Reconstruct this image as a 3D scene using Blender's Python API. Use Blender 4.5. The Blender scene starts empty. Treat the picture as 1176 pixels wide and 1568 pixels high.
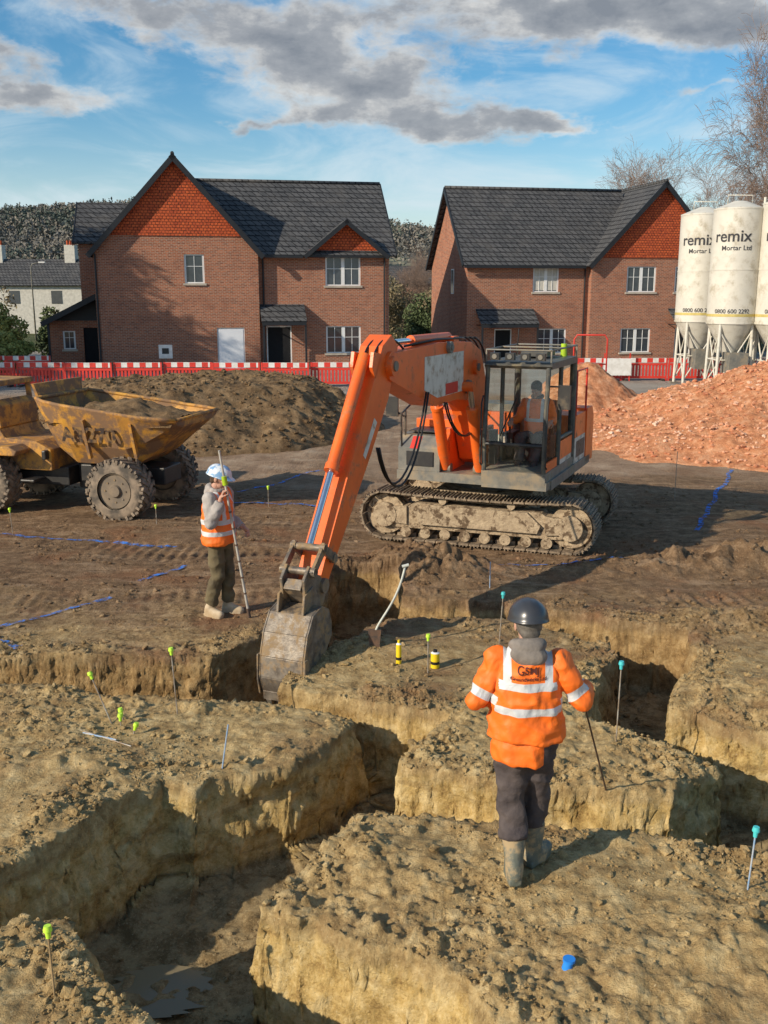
import bpy, bmesh, math, random
import numpy as np
from mathutils import Vector, Matrix, Quaternion
random.seed(3); rng=np.random.default_rng(3)
sc=bpy.context.scene
R=math.radians
# ------------------------------------------------------------------ node helpers
def N(nt,t,inp=None,**kw):
    n=nt.nodes.new(t)
    for k,v in kw.items(): setattr(n,k,v)
    if inp:
        for k,v in inp.items():
            if isinstance(v,bpy.types.NodeSocket): nt.links.new(v,n.inputs[k])
            else: n.inputs[k].default_value=v
    return n
def M(nt,op,a,b=None,c=None,clamp=False):
    n=nt.nodes.new('ShaderNodeMath'); n.operation=op; n.use_clamp=clamp
    for i,v in enumerate((a,b,c)):
        if v is None: continue
        if isinstance(v,bpy.types.NodeSocket): nt.links.new(v,n.inputs[i])
        else: n.inputs[i].default_value=v
    return n.outputs[0]
def c4(c): return (c[0],c[1],c[2],1.0)
def MIX(nt,f,a,b,blend='MIX'):
    n=nt.nodes.new('ShaderNodeMix'); n.data_type='RGBA'; n.blend_type=blend
    for i,v in ((0,f),(6,a),(7,b)):
        if isinstance(v,bpy.types.NodeSocket): nt.links.new(v,n.inputs[i])
        elif i==0: n.inputs[0].default_value=v
        else: n.inputs[i].default_value=c4(v)
    return n.outputs[2]
def RAMP(nt,f,stops):
    n=nt.nodes.new('ShaderNodeValToRGB'); nt.links.new(f,n.inputs[0])
    e=n.color_ramp.elements
    while len(e)<len(stops): e.new(0.5)
    for i,(p,c) in enumerate(stops):
        e[i].position=p; e[i].color=c4(c) if hasattr(c,'__len__') else (c,c,c,1)
    return n.outputs[0]
def MR(nt,v,a,b,c=0,d=1,interp='SMOOTHSTEP'):
    n=N(nt,'ShaderNodeMapRange',{0:v,1:a,2:b,3:c,4:d},interpolation_type=interp)
    return n.outputs[0]
def NOISE(nt,vec,s,d=5,r=.55,dist=0):
    return N(nt,'ShaderNodeTexNoise',{'Vector':vec,'Scale':s,'Detail':min(d,6),'Roughness':r,'Distortion':dist}).outputs[0]
def newmat(name):
    m=bpy.data.materials.new(name); m.use_nodes=True
    nt=m.node_tree; return m,nt,nt.nodes['Principled BSDF']
def mk(name,c1,c2=None,scale=4,rough=.7,metal=0,bump=.15,bscale=25,bdist=.01,lo=.35,hi=.65,spec=.4,dirt=None,dscale=2.5,dlo=.5,dhi=.65):
    m,nt,bs=newmat(name)
    P=N(nt,'ShaderNodeTexCoord').outputs['Object']
    n=NOISE(nt,P,scale,4,.6)
    c2=c2 or tuple(x*.75 for x in c1)
    col=RAMP(nt,n,[(lo,c1),(hi,c2)])
    if dirt:
        dn=NOISE(nt,P,dscale,6,.7)
        f=MR(nt,dn,dlo,dhi)
        col=MIX(nt,f,col,dirt)
        nt.links.new(MR(nt,f,0,1,rough,.95),bs.inputs['Roughness'])
    else: bs.inputs['Roughness'].default_value=rough
    nt.links.new(col,bs.inputs['Base Color'])
    bs.inputs['Metallic'].default_value=metal
    bs.inputs['Specular IOR Level'].default_value=spec
    if bump:
        b=N(nt,'ShaderNodeBump',{'Strength':bump,'Distance':bdist,'Height':NOISE(nt,P,bscale,4,.65)})
        nt.links.new(b.outputs[0],bs.inputs['Normal'])
    return m
# ------------------------------------------------------------------ mesh builder
class MB:
    def __init__(s): s.v=[];s.f=[];s.m=[];s.sm=[];s.mats=[]
    def mi(s,mat):
        if mat not in s.mats: s.mats.append(mat)
        return s.mats.index(mat)
    def add(s,verts,faces,mat,smooth=False):
        o=len(s.v); i=s.mi(mat)
        s.v+=[tuple(v) for v in verts]
        for f in faces: s.f.append(tuple(k+o for k in f)); s.m.append(i); s.sm.append(smooth)
    def hexa(s,p,mat):
        s.add(p,[(0,3,2,1),(4,5,6,7),(0,1,5,4),(1,2,6,5),(2,3,7,6),(3,0,4,7)],mat)
    def box(s,c,sz,mat,rot=None):
        c=Vector(c); h=Vector(sz)*.5
        p=[Vector((x*h.x,y*h.y,z*h.z)) for z in(-1,1) for x,y in((-1,-1),(1,-1),(1,1),(-1,1))]
        if rot is not None: p=[rot@q for q in p]
        s.hexa([q+c for q in p],mat)
    def bx(s,x0,x1,y0,y1,z0,z1,mat): s.box(((x0+x1)/2,(y0+y1)/2,(z0+z1)/2),(abs(x1-x0),abs(y1-y0),abs(z1-z0)),mat)
    def cyl(s,a,b,r0,r1,mat,n=12,caps=True):
        a=Vector(a);b=Vector(b);d=(b-a).normalized()
        u=d.orthogonal().normalized(); w=d.cross(u)
        A=[a+(u*math.cos(t)+w*math.sin(t))*r0 for t in [2*math.pi*i/n for i in range(n)]]
        B=[b+(u*math.cos(t)+w*math.sin(t))*r1 for t in [2*math.pi*i/n for i in range(n)]]
        s.add(A+B,[(i,(i+1)%n,n+(i+1)%n,n+i) for i in range(n)],mat,True)
        if caps: s.add(A+B,[tuple(range(n))[::-1],tuple(range(n,2*n))],mat)
    def tube(s,pts,r,mat,n=8):
        pts=[Vector(p) for p in pts]; k=len(pts); V=[]; 
        rr=r if hasattr(r,'__len__') else [r]*k
        u=None
        for i,p in enumerate(pts):
            d=(pts[min(i+1,k-1)]-pts[max(i-1,0)]).normalized()
            if u is None: u=d.orthogonal().normalized()
            u=(u-d*u.dot(d)).normalized(); w=d.cross(u)
            V+=[p+(u*math.cos(2*math.pi*j/n)+w*math.sin(2*math.pi*j/n))*rr[i] for j in range(n)]
        F=[(i*n+j,i*n+(j+1)%n,(i+1)*n+(j+1)%n,(i+1)*n+j) for i in range(k-1) for j in range(n)]
        F+=[tuple(range(n))[::-1],tuple(range((k-1)*n,k*n))]
        s.add(V,F,mat,True)
    def ell(s,c,r,mat,nu=14,nv=9,rot=None):
        c=Vector(c); V=[];F=[]
        if not hasattr(r,'__len__'): r=(r,r,r)
        for j in range(nv+1):
            ph=math.pi*j/nv
            for i in range(nu):
                t=2*math.pi*i/nu
                q=Vector((r[0]*math.sin(ph)*math.cos(t),r[1]*math.sin(ph)*math.sin(t),r[2]*math.cos(ph)))
                if rot is not None: q=rot@q
                V.append(c+q)
        for j in range(nv):
            for i in range(nu): F.append((j*nu+i,(j+1)*nu+i,(j+1)*nu+(i+1)%nu,j*nu+(i+1)%nu))
        s.add(V,F,mat,True)
    def cap(s,a,b,ra,rb,mat,n=14):
        s.cyl(a,b,ra,rb,mat,n); s.ell(a,ra,mat,n,8); s.ell(b,rb,mat,n,8)
    def prism(s,poly,y0,y1,mat):   # poly in (x,z)
        n=len(poly)
        V=[(x,y0,z) for x,z in poly]+[(x,y1,z) for x,z in poly]
        F=[tuple(range(n)),tuple(range(n,2*n))[::-1]]+[(i,n+i,n+(i+1)%n,(i+1)%n) for i in range(n)]
        s.add(V,F,mat)
    def loft(s,rings,mat,n=20):    # rings (z,cx,cy,rx,ry)
        V=[];F=[]
        for z,cx,cy,rx,ry in rings:
            for i in range(n):
                t=2*math.pi*i/n; V.append((cx+rx*math.cos(t),cy+ry*math.sin(t),z))
        k=len(rings)
        for j in range(k-1):
            for i in range(n): F.append((j*n+i,j*n+(i+1)%n,(j+1)*n+(i+1)%n,(j+1)*n+i))
        F+=[tuple(range(n))[::-1],tuple(range((k-1)*n,k*n))]
        s.add(V,F,mat,True)
    def build(s,name,parent=None,loc=(0,0,0),rz=0,bevel=0,fixn=True):
        me=bpy.data.meshes.new(name); me.from_pydata(s.v,[],s.f)
        for m in s.mats: me.materials.append(m)
        me.polygons.foreach_set('material_index',s.m); me.polygons.foreach_set('use_smooth',s.sm)
        if fixn:
            b=bmesh.new(); b.from_mesh(me); bmesh.ops.recalc_face_normals(b,faces=b.faces); b.to_mesh(me); b.free()
        me.update()
        o=bpy.data.objects.new(name,me); sc.collection.objects.link(o)
        o.location=loc; o.rotation_euler=(0,0,rz)
        if parent: o.parent=parent
        if bevel:
            bm=o.modifiers.new('bv','BEVEL'); bm.width=bevel; bm.segments=2; bm.limit_method='ANGLE'; bm.angle_limit=R(40)
        return o
def empty(name,loc=(0,0,0),rz=0):
    e=bpy.data.objects.new(name,None); sc.collection.objects.link(e); e.location=loc; e.rotation_euler=(0,0,rz); e.empty_display_size=.2
    return e
def npmesh(name,V,F,mats,smooth=True):
    me=bpy.data.meshes.new(name); V=np.asarray(V,dtype=np.float32); F=np.asarray(F,dtype=np.int32)
    k=F.shape[1]
    me.vertices.add(len(V)); me.vertices.foreach_set('co',V.ravel())
    me.loops.add(F.size); me.loops.foreach_set('vertex_index',F.ravel())
    me.polygons.add(len(F)); me.polygons.foreach_set('loop_start',np.arange(0,F.size,k,dtype=np.int32))
    me.polygons.foreach_set('use_smooth',np.full(len(F),smooth))
    for m in mats: me.materials.append(m)
    me.update(calc_edges=True)
    o=bpy.data.objects.new(name,me); sc.collection.objects.link(o); return o
# ------------------------------------------------------------------ numpy noise
TAB=rng.random((64,64,64)).astype(np.float32)
def vn(x,y,z):
    xi=np.floor(x).astype(np.int64);yi=np.floor(y).astype(np.int64);zi=np.floor(z).astype(np.int64)
    fx=x-xi;fy=y-yi;fz=z-zi
    fx=fx*fx*(3-2*fx);fy=fy*fy*(3-2*fy);fz=fz*fz*(3-2*fz)
    o=0
    for a in(0,1):
        for b in(0,1):
            for c in(0,1):
                o=o+TAB[(xi+a)&63,(yi+b)&63,(zi+c)&63]*(fx if a else 1-fx)*(fy if b else 1-fy)*(fz if c else 1-fz)
    return o*2-1
def fbm(x,y,z=0.0,f=1.0,o=4,g=.5,ab=False):
    r=0;a=1;t=0
    z=np.zeros_like(x)+z
    for i in range(o):
        c,s=math.cos(.6*i+.4),math.sin(.6*i+.4)
        v=vn((x*c-y*s)*f+i*7.3,(x*s+y*c)*f+i*3.1,z*f+i*5.7)
        if ab: v=1-2*np.abs(v)**.8
        r=r+a*v; t+=a; a*=g; f*=2.03
    return r/t*1.5
# ------------------------------------------------------------------ materials
def soil_mat(name,cols,bump=.7,dist=.03,sc1=7,rough=.95):
    m,nt,bs=newmat(name); P=N(nt,'ShaderNodeTexCoord').outputs['Object']
    n=NOISE(nt,P,sc1,6,.7)
    col=RAMP(nt,n,[(.3,cols[0]),(.5,cols[1]),(.72,cols[2])])
    nt.links.new(col,bs.inputs['Base Color']); bs.inputs['Roughness'].default_value=rough; bs.inputs['Specular IOR Level'].default_value=.15
    b=N(nt,'ShaderNodeBump',{'Strength':bump,'Distance':dist,'Height':NOISE(nt,P,sc1*3,6,.78)}); nt.links.new(b.outputs[0],bs.inputs['Normal'])
    return m
def ground_mat():
    m,nt,bs=newmat('ground_soil')
    g=N(nt,'ShaderNodeNewGeometry'); P=g.outputs['Position']
    sp=N(nt,'ShaderNodeSeparateXYZ',{0:P}); X,Y,Z=sp.outputs
    n1=NOISE(nt,P,.9,4,.6); n2=NOISE(nt,P,6,6,.76); n3=NOISE(nt,P,60,3,.7); n4=NOISE(nt,P,.25,3,.6)
    # lengthwise scraping by tracks and buckets
    st=NOISE(nt,N(nt,'ShaderNodeVectorMath',{0:P,1:(.55,3.2,1)},operation='MULTIPLY').outputs[0],1.6,6,.7)
    near=RAMP(nt,n2,[(.30,(.20,.125,.052)),(.5,(.46,.32,.145)),(.68,(.68,.52,.27))])
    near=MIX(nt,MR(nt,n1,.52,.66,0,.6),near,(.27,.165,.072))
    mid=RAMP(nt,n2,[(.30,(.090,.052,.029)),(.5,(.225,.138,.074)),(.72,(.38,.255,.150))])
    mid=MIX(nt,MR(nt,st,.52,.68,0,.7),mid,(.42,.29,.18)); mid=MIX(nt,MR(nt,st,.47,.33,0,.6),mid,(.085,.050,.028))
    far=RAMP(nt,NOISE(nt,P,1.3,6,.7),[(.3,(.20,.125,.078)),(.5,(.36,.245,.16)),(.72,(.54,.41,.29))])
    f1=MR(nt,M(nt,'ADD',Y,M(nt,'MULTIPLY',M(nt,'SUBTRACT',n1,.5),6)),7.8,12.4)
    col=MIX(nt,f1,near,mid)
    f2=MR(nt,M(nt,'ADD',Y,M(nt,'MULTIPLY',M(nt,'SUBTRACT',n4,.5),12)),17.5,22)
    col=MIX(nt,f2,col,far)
    paved=MIX(nt,MR(nt,n4,.35,.65),(.33,.28,.235),(.42,.38,.33))
    col=MIX(nt,MR(nt,Y,36,38),col,paved)
    col=MIX(nt,MR(nt,Y,64,68),col,MIX(nt,MR(nt,n4,.35,.65),(.07,.085,.03),(.12,.13,.055)))
    rb=MR(nt,n1,.52,.66)
    col=MIX(nt,M(nt,'MULTIPLY',M(nt,'MULTIPLY',rb,.5),M(nt,'MULTIPLY',f1,M(nt,'SUBTRACT',1,f2))),col,(.27,.12,.055))
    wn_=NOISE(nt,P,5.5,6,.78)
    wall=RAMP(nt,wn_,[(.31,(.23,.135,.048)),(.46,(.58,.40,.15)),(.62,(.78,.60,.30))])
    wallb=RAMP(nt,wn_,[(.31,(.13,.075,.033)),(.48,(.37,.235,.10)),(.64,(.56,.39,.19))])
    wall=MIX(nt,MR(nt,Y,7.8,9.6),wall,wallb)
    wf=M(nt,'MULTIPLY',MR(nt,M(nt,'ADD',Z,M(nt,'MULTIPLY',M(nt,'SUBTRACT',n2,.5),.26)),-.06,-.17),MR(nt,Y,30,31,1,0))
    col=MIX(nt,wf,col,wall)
    seam=NOISE(nt,N(nt,'ShaderNodeVectorMath',{0:P,1:(1.2,1.2,9)},operation='MULTIPLY').outputs[0],1.3,4,.6)
    col=MIX(nt,M(nt,'MULTIPLY',wf,MR(nt,seam,.54,.66,0,.4)),col,(.25,.145,.06))
    ff=MR(nt,Z,-.72,-.82)
    col=MIX(nt,ff,col,MIX(nt,MR(nt,wn_,.38,.62),(.20,.135,.062),(.44,.325,.17)))
    col=MIX(nt,M(nt,'MULTIPLY',MR(nt,n3,.60,.70),.5),col,(.76,.62,.38))
    col=MIX(nt,M(nt,'MULTIPLY',MR(nt,n3,.40,.28),.55),col,(.08,.048,.022))
    nt.links.new(col,bs.inputs['Base Color'])
    bs.inputs['Specular IOR Level'].default_value=.2
    wet=M(nt,'MULTIPLY',ff,MR(nt,n1,.45,.6))
    nt.links.new(MR(nt,wet,0,1,.93,.6),bs.inputs['Roughness'])
    h=M(nt,'ADD',M(nt,'ADD',NOISE(nt,P,17,6,.82),M(nt,'MULTIPLY',n3,.35)),M(nt,'MULTIPLY',n2,.5))
    h=M(nt,'MULTIPLY',h,M(nt,'ADD',.70,M(nt,'MULTIPLY',Y,.045)))
    b=N(nt,'ShaderNodeBump',{'Strength':.85,'Distance':.038,'Height':h})
    nt.links.new(b.outputs[0],bs.inputs['Normal'])
    return m
def brick_mat(name,c1,c2,mort,bw=.22,bh=.075,ms=.012,patch=(.14,.07,.05),sb=.5):
    m,nt,bs=newmat(name); P=N(nt,'ShaderNodeTexCoord').outputs['Object']
    s=N(nt,'ShaderNodeSeparateXYZ',{0:P})
    v=N(nt,'ShaderNodeCombineXYZ',{0:M(nt,'ADD',s.outputs[0],s.outputs[1]),1:s.outputs[2],2:0.0}).outputs[0]
    b=N(nt,'ShaderNodeTexBrick',{'Vector':v,'Color1':c4(c1),'Color2':c4(c2),'Mortar':c4(mort),'Scale':1.0,'Mortar Size':ms,'Mortar Smooth':.2,'Bias':0.0,'Brick Width':bw,'Row Height':bh})
    col=b.outputs['Color']
    col=MIX(nt,MR(nt,NOISE(nt,P,1.1,6,.65),.45,.75,0,sb),col,patch)
    col=MIX(nt,MR(nt,NOISE(nt,v,9,3,.7),.4,.8,0,.5),col,tuple(x*1.5 for x in c1))
    nt.links.new(col,bs.inputs['Base Color']); bs.inputs['Roughness'].default_value=.9; bs.inputs['Specular IOR Level'].default_value=.2
    bp=N(nt,'ShaderNodeBump',{'Strength':.5,'Distance':.02,'Height':M(nt,'SUBTRACT',1,b.outputs['Fac'])})
    nt.links.new(bp.outputs[0],bs.inputs['Normal'])
    return m
BRICK=brick_mat('brick_wall',(.40,.135,.068),(.20,.068,.042),(.38,.29,.22),patch=(.17,.07,.048))
TILEH=brick_mat('hanging_tiles',(.58,.12,.04),(.36,.065,.03),(.09,.025,.015),.17,.13,.018,(.42,.09,.04),.4)
ROOF=brick_mat('roof_tiles',(.10,.10,.102),(.06,.062,.066),(.010,.010,.012),.33,.26,.035,(.12,.11,.10),.4)
FASC=mk('black_fascia',(.02,.022,.026),rough=.5,bump=0)
PVC=mk('white_upvc',(.8,.8,.79),(.74,.74,.73),rough=.4,bump=0)
GLS=mk('window_glass',(.03,.04,.05),(.05,.06,.07),rough=.08,spec=.8,bump=.03,bscale=2)
STONE=mk('stone_sill',(.5,.44,.36),rough=.85)
CURT=mk('blind',(.6,.57,.5),rough=.9)
DOORW=mk('door_white',(.78,.79,.82),(.74,.75,.78),rough=.5,bump=0)
DARK=mk('dark_interior',(.012,.012,.014),rough=.9,bump=0)
SKIN=mk('skin',(.52,.30,.22),(.45,.24,.17),scale=12,rough=.55)
ORANGE=mk('machine_orange',(.88,.155,.018),(.76,.125,.018),scale=3,rough=.40,bump=.08,bscale=40,dirt=(.34,.17,.085),dscale=5,dlo=.52,dhi=.76,spec=.5)
GREYM=mk('machine_grey',(.13,.13,.12),(.22,.205,.17),scale=6,rough=.5,dirt=(.30,.235,.155),dlo=.45,dhi=.68)
CABM=mk('cab_frame_paint',(.055,.055,.052),(.10,.095,.08),scale=5,rough=.5,dirt=(.24,.195,.12),dscale=4,dlo=.48,dhi=.70)
WHITEP=mk('machine_cream',(.70,.66,.58),(.58,.53,.45),scale=6,rough=.5,dirt=(.36,.25,.16),dscale=6,dlo=.48,dhi=.68)
BLACKM=mk('machine_black',(.022,.022,.024),(.04,.038,.035),rough=.45,dirt=(.16,.125,.085),dlo=.52,dhi=.75)
MUDM=mk('muddy_steel',(.30,.22,.14),(.48,.37,.24),scale=9,rough=.85,bump=.7,bscale=25,bdist=.03,dirt=(.12,.078,.045),dscale=7,dlo=.5,dhi=.6)
TRACKM=mk('track_steel',(.11,.084,.060),(.36,.27,.18),scale=14,rough=.7,metal=.2,bump=.6,bscale=40,bdist=.015)
STEELB=mk('worn_bucket_steel',(.24,.205,.165),(.11,.088,.07),scale=10,rough=.5,metal=.35,bump=.4,bscale=30,dirt=(.34,.235,.13),dscale=6,dlo=.46,dhi=.62)
CHROME=mk('chrome_rod',(.75,.76,.78),(.6,.6,.62),rough=.22,metal=1,bump=0)
HOSE=mk('rubber_hose',(.015,.015,.016),rough=.5,bump=0)
REDM=mk('red_plastic',(.68,.05,.035),(.55,.045,.03),scale=2,rough=.45,bump=.05)
WHITER=mk('white_reflective',(.78,.77,.75),(.62,.6,.56),rough=.4,bump=.05)
YEL=mk('dumper_yellow',(.62,.31,.045),(.46,.22,.05),scale=2.5,rough=.6,bump=.3,bscale=20,dirt=(.23,.135,.075),dscale=3.6,dlo=.40,dhi=.56)
TYRE=mk('tyre_rubber',(.085,.072,.058),(.30,.23,.165),scale=5,rough=.9,bump=.4,bscale=25,lo=.36,hi=.62)
RIM=mk('wheel_rim',(.15,.12,.09),(.24,.18,.12),rough=.7)
def glass(name,a=.14,tint=(.75,.8,.78)):
    m,nt,bs=newmat(name); nt.nodes.remove(bs)
    out=[n for n in nt.nodes if n.type=='OUTPUT_MATERIAL'][0]
    P=N(nt,'ShaderNodeTexCoord').outputs['Object']
    tr=N(nt,'ShaderNodeBsdfTransparent',{'Color':c4(tint)}); gl=N(nt,'ShaderNodeBsdfGlossy',{'Color':(.9,.9,.9,1),'Roughness':.05})
    df=N(nt,'ShaderNodeBsdfDiffuse',{'Color':(.35,.28,.2,1)})
    m1=N(nt,'ShaderNodeMixShader',{0:a,1:tr.outputs[0],2:gl.outputs[0]})
    m2=N(nt,'ShaderNodeMixShader',{0:MR(nt,NOISE(nt,P,5,5,.7),.5,.85,.0,.22),1:m1.outputs[0],2:df.outputs[0]})
    nt.links.new(m2.outputs[0],out.inputs[0]); return m
CABG=glass('cab_glass',.05,(.90,.94,.92))

# ------------------------------------------------------------------ people
def remesh(mb,name,parent,vox,mats,classify=None,it=5,fold=None):
    o=mb.build(name,parent,fixn=True)
    md=o.modifiers.new('r','REMESH'); md.mode='VOXEL'; md.voxel_size=vox; md.use_smooth_shade=True
    sm=o.modifiers.new('s','SMOOTH'); sm.factor=.5; sm.iterations=it
    dg=bpy.context.evaluated_depsgraph_get(); dg.update()
    me=bpy.data.meshes.new_from_object(o.evaluated_get(dg))
    o.modifiers.clear(); o.data=me
    n=len(me.vertices)
    if fold and n:
        co=np.empty(n*3,dtype=np.float32); me.vertices.foreach_get('co',co); co=co.reshape(-1,3)
        no=np.empty(n*3,dtype=np.float32); me.vertices.foreach_get('normal',no); no=no.reshape(-1,3)
        x,y,z=co.T.astype(np.float64)
        rd=1-2*np.abs(fbm(x+.5*z,y+3,z*1.3,5.5,2,.5))
        w=rd*fold*.9+fbm(x,y,z*.8+9,15,2)*fold*.55
        co=co+no*w[:,None].astype(np.float32); me.vertices.foreach_set('co',co.ravel())
    me.materials.clear()
    for m in mats: me.materials.append(m)
    k=len(me.polygons)
    if classify and k:
        c=np.empty(k*3,dtype=np.float32); me.polygons.foreach_get('center',c); c=c.reshape(-1,3)
        me.polygons.foreach_set('material_index',classify(c).astype(np.int32))
    me.polygons.foreach_set('use_smooth',np.full(k,True)); me.update()
    return o
def hivis(name,zb=(),brace=None,arm=None,col=(1.0,.185,.015)):
    m,nt,bs=newmat(name); P=N(nt,'ShaderNodeTexCoord').outputs['Object']; s=N(nt,'ShaderNodeSeparateXYZ',{0:P})
    x,y,z=s.outputs; f=None
    def AND(a,b): return M(nt,'MULTIPLY',a,b)
    def OR(a,b): return b if a is None else M(nt,'MAXIMUM',a,b)
    def band(v,c,h): return M(nt,'LESS_THAN',M(nt,'ABSOLUTE',M(nt,'SUBTRACT',v,c)),h)
    for c,h in zb: f=OR(f,band(z,c,h))
    if brace: f=OR(f,AND(band(M(nt,'ABSOLUTE',x),brace[0],.024),M(nt,'GREATER_THAN',z,brace[1])))
    if arm:
        for (o,d,c,h) in arm:
            dp=N(nt,'ShaderNodeVectorMath',{0:N(nt,'ShaderNodeVectorMath',{0:P,1:tuple(o)},operation='SUBTRACT').outputs[0],1:tuple(d)},operation='DOT_PRODUCT').outputs['Value']
            f=OR(f,band(dp,c,h))
    base=RAMP(nt,NOISE(nt,P,6,4,.6),[(.3,col),(.75,tuple(q*.82 for q in col))])
    base=MIX(nt,MR(nt,NOISE(nt,P,9,5,.7),.60,.8,0,.4),base,(.30,.15,.07))
    c=MIX(nt,f,base,(.58,.59,.60)) if f is not None else base
    nt.links.new(c,bs.inputs['Base Color']); bs.inputs['Roughness'].default_value=.6
    b=N(nt,'ShaderNodeBump',{'Strength':.5,'Distance':.015,'Height':NOISE(nt,P,13,4,.6,.8)}); nt.links.new(b.outputs[0],bs.inputs['Normal'])
    return m
def seg_d(c,a,b):
    a=np.array(a);b=np.array(b);ab=b-a
    t=np.clip(((c-a)@ab)/(ab@ab),0,1)
    return np.linalg.norm(c-(a+t[:,None]*ab),axis=1)
def hand(name,parent,w,d,nrm,side,mat,curl=1.0,vox=.0035):
    w=Vector(w);d=Vector(d).normalized();nrm=Vector(nrm);nrm=(nrm-d*nrm.dot(d)).normalized();t=d.cross(nrm)*side
    mb=MB()
    mb.cap(w-d*.05,w+d*.012,.027,.027,mat)
    for k in (-.027,-.009,.009,.027): mb.cap(w+d*.015+t*k*.7,w+d*.082+t*k,.016,.0135,mat,10)
    for i,(k,L) in enumerate(((.030,.040),(.010,.046),(-.010,.042),(-.029,.033))):
        p=w+d*.085+t*k; a=0
        for j,(l,da) in enumerate(((1,35+4*i),(.68,62),(.5,48))):
            a+=R(da*curl); dd=d*math.cos(a)+nrm*math.sin(a)
            q=p+dd*L*l; mb.cap(p,q,.0098-.0012*j,.009-.0012*j,mat,10); p=q
    p=w+d*.025+t*.028; dd=(d*.6+t*.75+nrm*.35).normalized(); q=p+dd*.038; mb.cap(p,q,.0145,.0115,mat,10)
    dd=(d*.75+t*.05+nrm*.75).normalized(); r=q+dd*.032; mb.cap(q,r,.011,.0098,mat,10)
    dd=(d*.5-t*.35+nrm*.8).normalized(); mb.cap(r,r+dd*.024,.0098,.0085,mat,10)
    return remesh(mb,name,parent,vox,[mat],it=3)
def head(name,parent,c,yaw,pitch,hm,hairm,helmet_mat,helm=True):
    c=Vector(c); Q=Matrix.Rotation(yaw,3,'Z')@Matrix.Rotation(pitch,3,'X')
    T=lambda p: c+Q@Vector(p)
    mb=MB()
    mb.ell(T((0,0,.02)),(.074,.094,.105),hm,20,14,Q)
    mb.ell(T((0,.03,-.055)),(.054,.058,.058),hm,16,10,Q)
    mb.ell(T((0,.078,-.09)),(.022,.018,.018),hm,12,8,Q)
    mb.cap(T((0,.088,.012)),T((0,.112,-.022)),.009,.014,hm,10)
    mb.cap(T((-.045,.07,-.012)),T((-.03,.075,-.03)),.018,.016,hm,10); mb.cap(T((.045,.07,-.012)),T((.03,.075,-.03)),.018,.016,hm,10)
    mb.cap(T((-.035,.088,.03)),T((.035,.088,.03)),.011,.011,hm,10)
    mb.cap(T((-.02,.088,-.056)),T((.02,.088,-.056)),.009,.009,hm,10)
    for s in(-1,1): mb.ell(T((s*.078,-.005,-.005)),(.01,.022,.032),hm,10,8,Q)
    mb.cap(T((0,-.01,-.06)),T((0,-.03,-.17)),.055,.06,hm)
    remesh(mb,name+'_skin',parent,.005,[hm],it=3)
    mb=MB()
    for s in(-1,1):
        mb.ell(T((s*.031,.083,.012)),(.012,.010,.009),PVC,12,8,Q); mb.ell(T((s*.031,.0915,.012)),(.005,.003,.005),DARK,8,6,Q)
    mb.cap(T((-.02,.0965,-.060)),T((.02,.0965,-.060)),.0025,.0025,BROWNL,6)
    mb.build('eyes_and_mouth',parent)
    mb=MB(); mb.ell(T((0,-.02,.01)),(.078,.085,.09),hairm,18,12,Q); mb.ell(T((0,-.055,-.035)),(.062,.045,.05),hairm,14,10,Q)
    if not helm: mb.ell(T((0,-.005,.045)),(.082,.098,.092),hairm,18,12,Q)
    remesh(mb,'hair',parent,.006,[hairm],it=2,fold=.004)
    if not helm: return
    mb=MB(); V=[];F=[];nu=36;nv=10
    zb=.045
    for j in range(nv+1):
        ph=math.pi/2*j/nv
        for i in range(nu):
            t=2*math.pi*i/nu
            r=math.sin(ph)**.85 if j else 0
            rib=.006*math.exp(-(math.cos(t)*r*5)**2)+.004*math.exp(-((abs(math.cos(t)*r)-.35)*9)**2)
            V.append(T((.122*r*math.cos(t),-.005+.150*r*math.sin(t),zb+.118*math.cos(ph)+rib)))
    for j in range(nv):
        for i in range(nu): F.append((j*nu+i,(j+1)*nu+i,(j+1)*nu+(i+1)%nu,j*nu+(i+1)%nu))
    n0=len(V)
    for i in range(nu):
        t=2*math.pi*i/nu; s_=math.sin(t)
        e=.012+.045*max(0,s_)**2
        V.append(T(((.122+e*.55)*math.cos(t),-.005+(.150+e)*math.sin(t),zb-.012-.006*max(0,s_))))
    for i in range(nu): F.append((nv*nu+i,n0+i,n0+(i+1)%nu,nv*nu+(i+1)%nu))
    mb.add(V,F,helmet_mat,True)
    o=mb.build('helmet',parent,fixn=False)
    sd=o.modifiers.new('s','SOLIDIFY'); sd.thickness=.005
    sb=o.modifiers.new('b','SUBSURF'); sb.levels=1; sb.render_levels=1
BROWNL=mk('lips',(.30,.12,.09),bump=0)
HAIR=mk('hair_brown',(.05,.03,.018),(.08,.05,.03),scale=30,rough=.7)
HAIRG=mk('hair_grey',(.16,.14,.12),(.09,.08,.07),scale=30,rough=.7)
HELMD=mk('helmet_dark',(.035,.037,.042),(.05,.05,.055),rough=.3,spec=.6,bump=.02)
HELMW=mk('helmet_blue_white',(.20,.36,.58),(.66,.70,.74),scale=11,rough=.3,bump=.02,lo=.47,hi=.53)
TROU=mk('trousers_black',(.050,.040,.042),(.095,.075,.070),scale=5,rough=.85,bump=.6,bscale=14,bdist=.02,dirt=(.20,.14,.09),dscale=4,dlo=.58,dhi=.8)
TROUO=mk('trousers_olive',(.16,.125,.065),(.095,.075,.045),scale=6,rough=.9,bump=.5,bscale=16,bdist=.015)
BOOTG=mk('muddy_rubber_boot',(.10,.115,.095),(.18,.18,.14),scale=8,rough=.55,dirt=(.38,.28,.16),dscale=7,dlo=.44,dhi=.58,bump=.4)
BOOTB=mk('tan_boot',(.55,.45,.32),(.40,.29,.17),scale=8,rough=.8)
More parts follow.
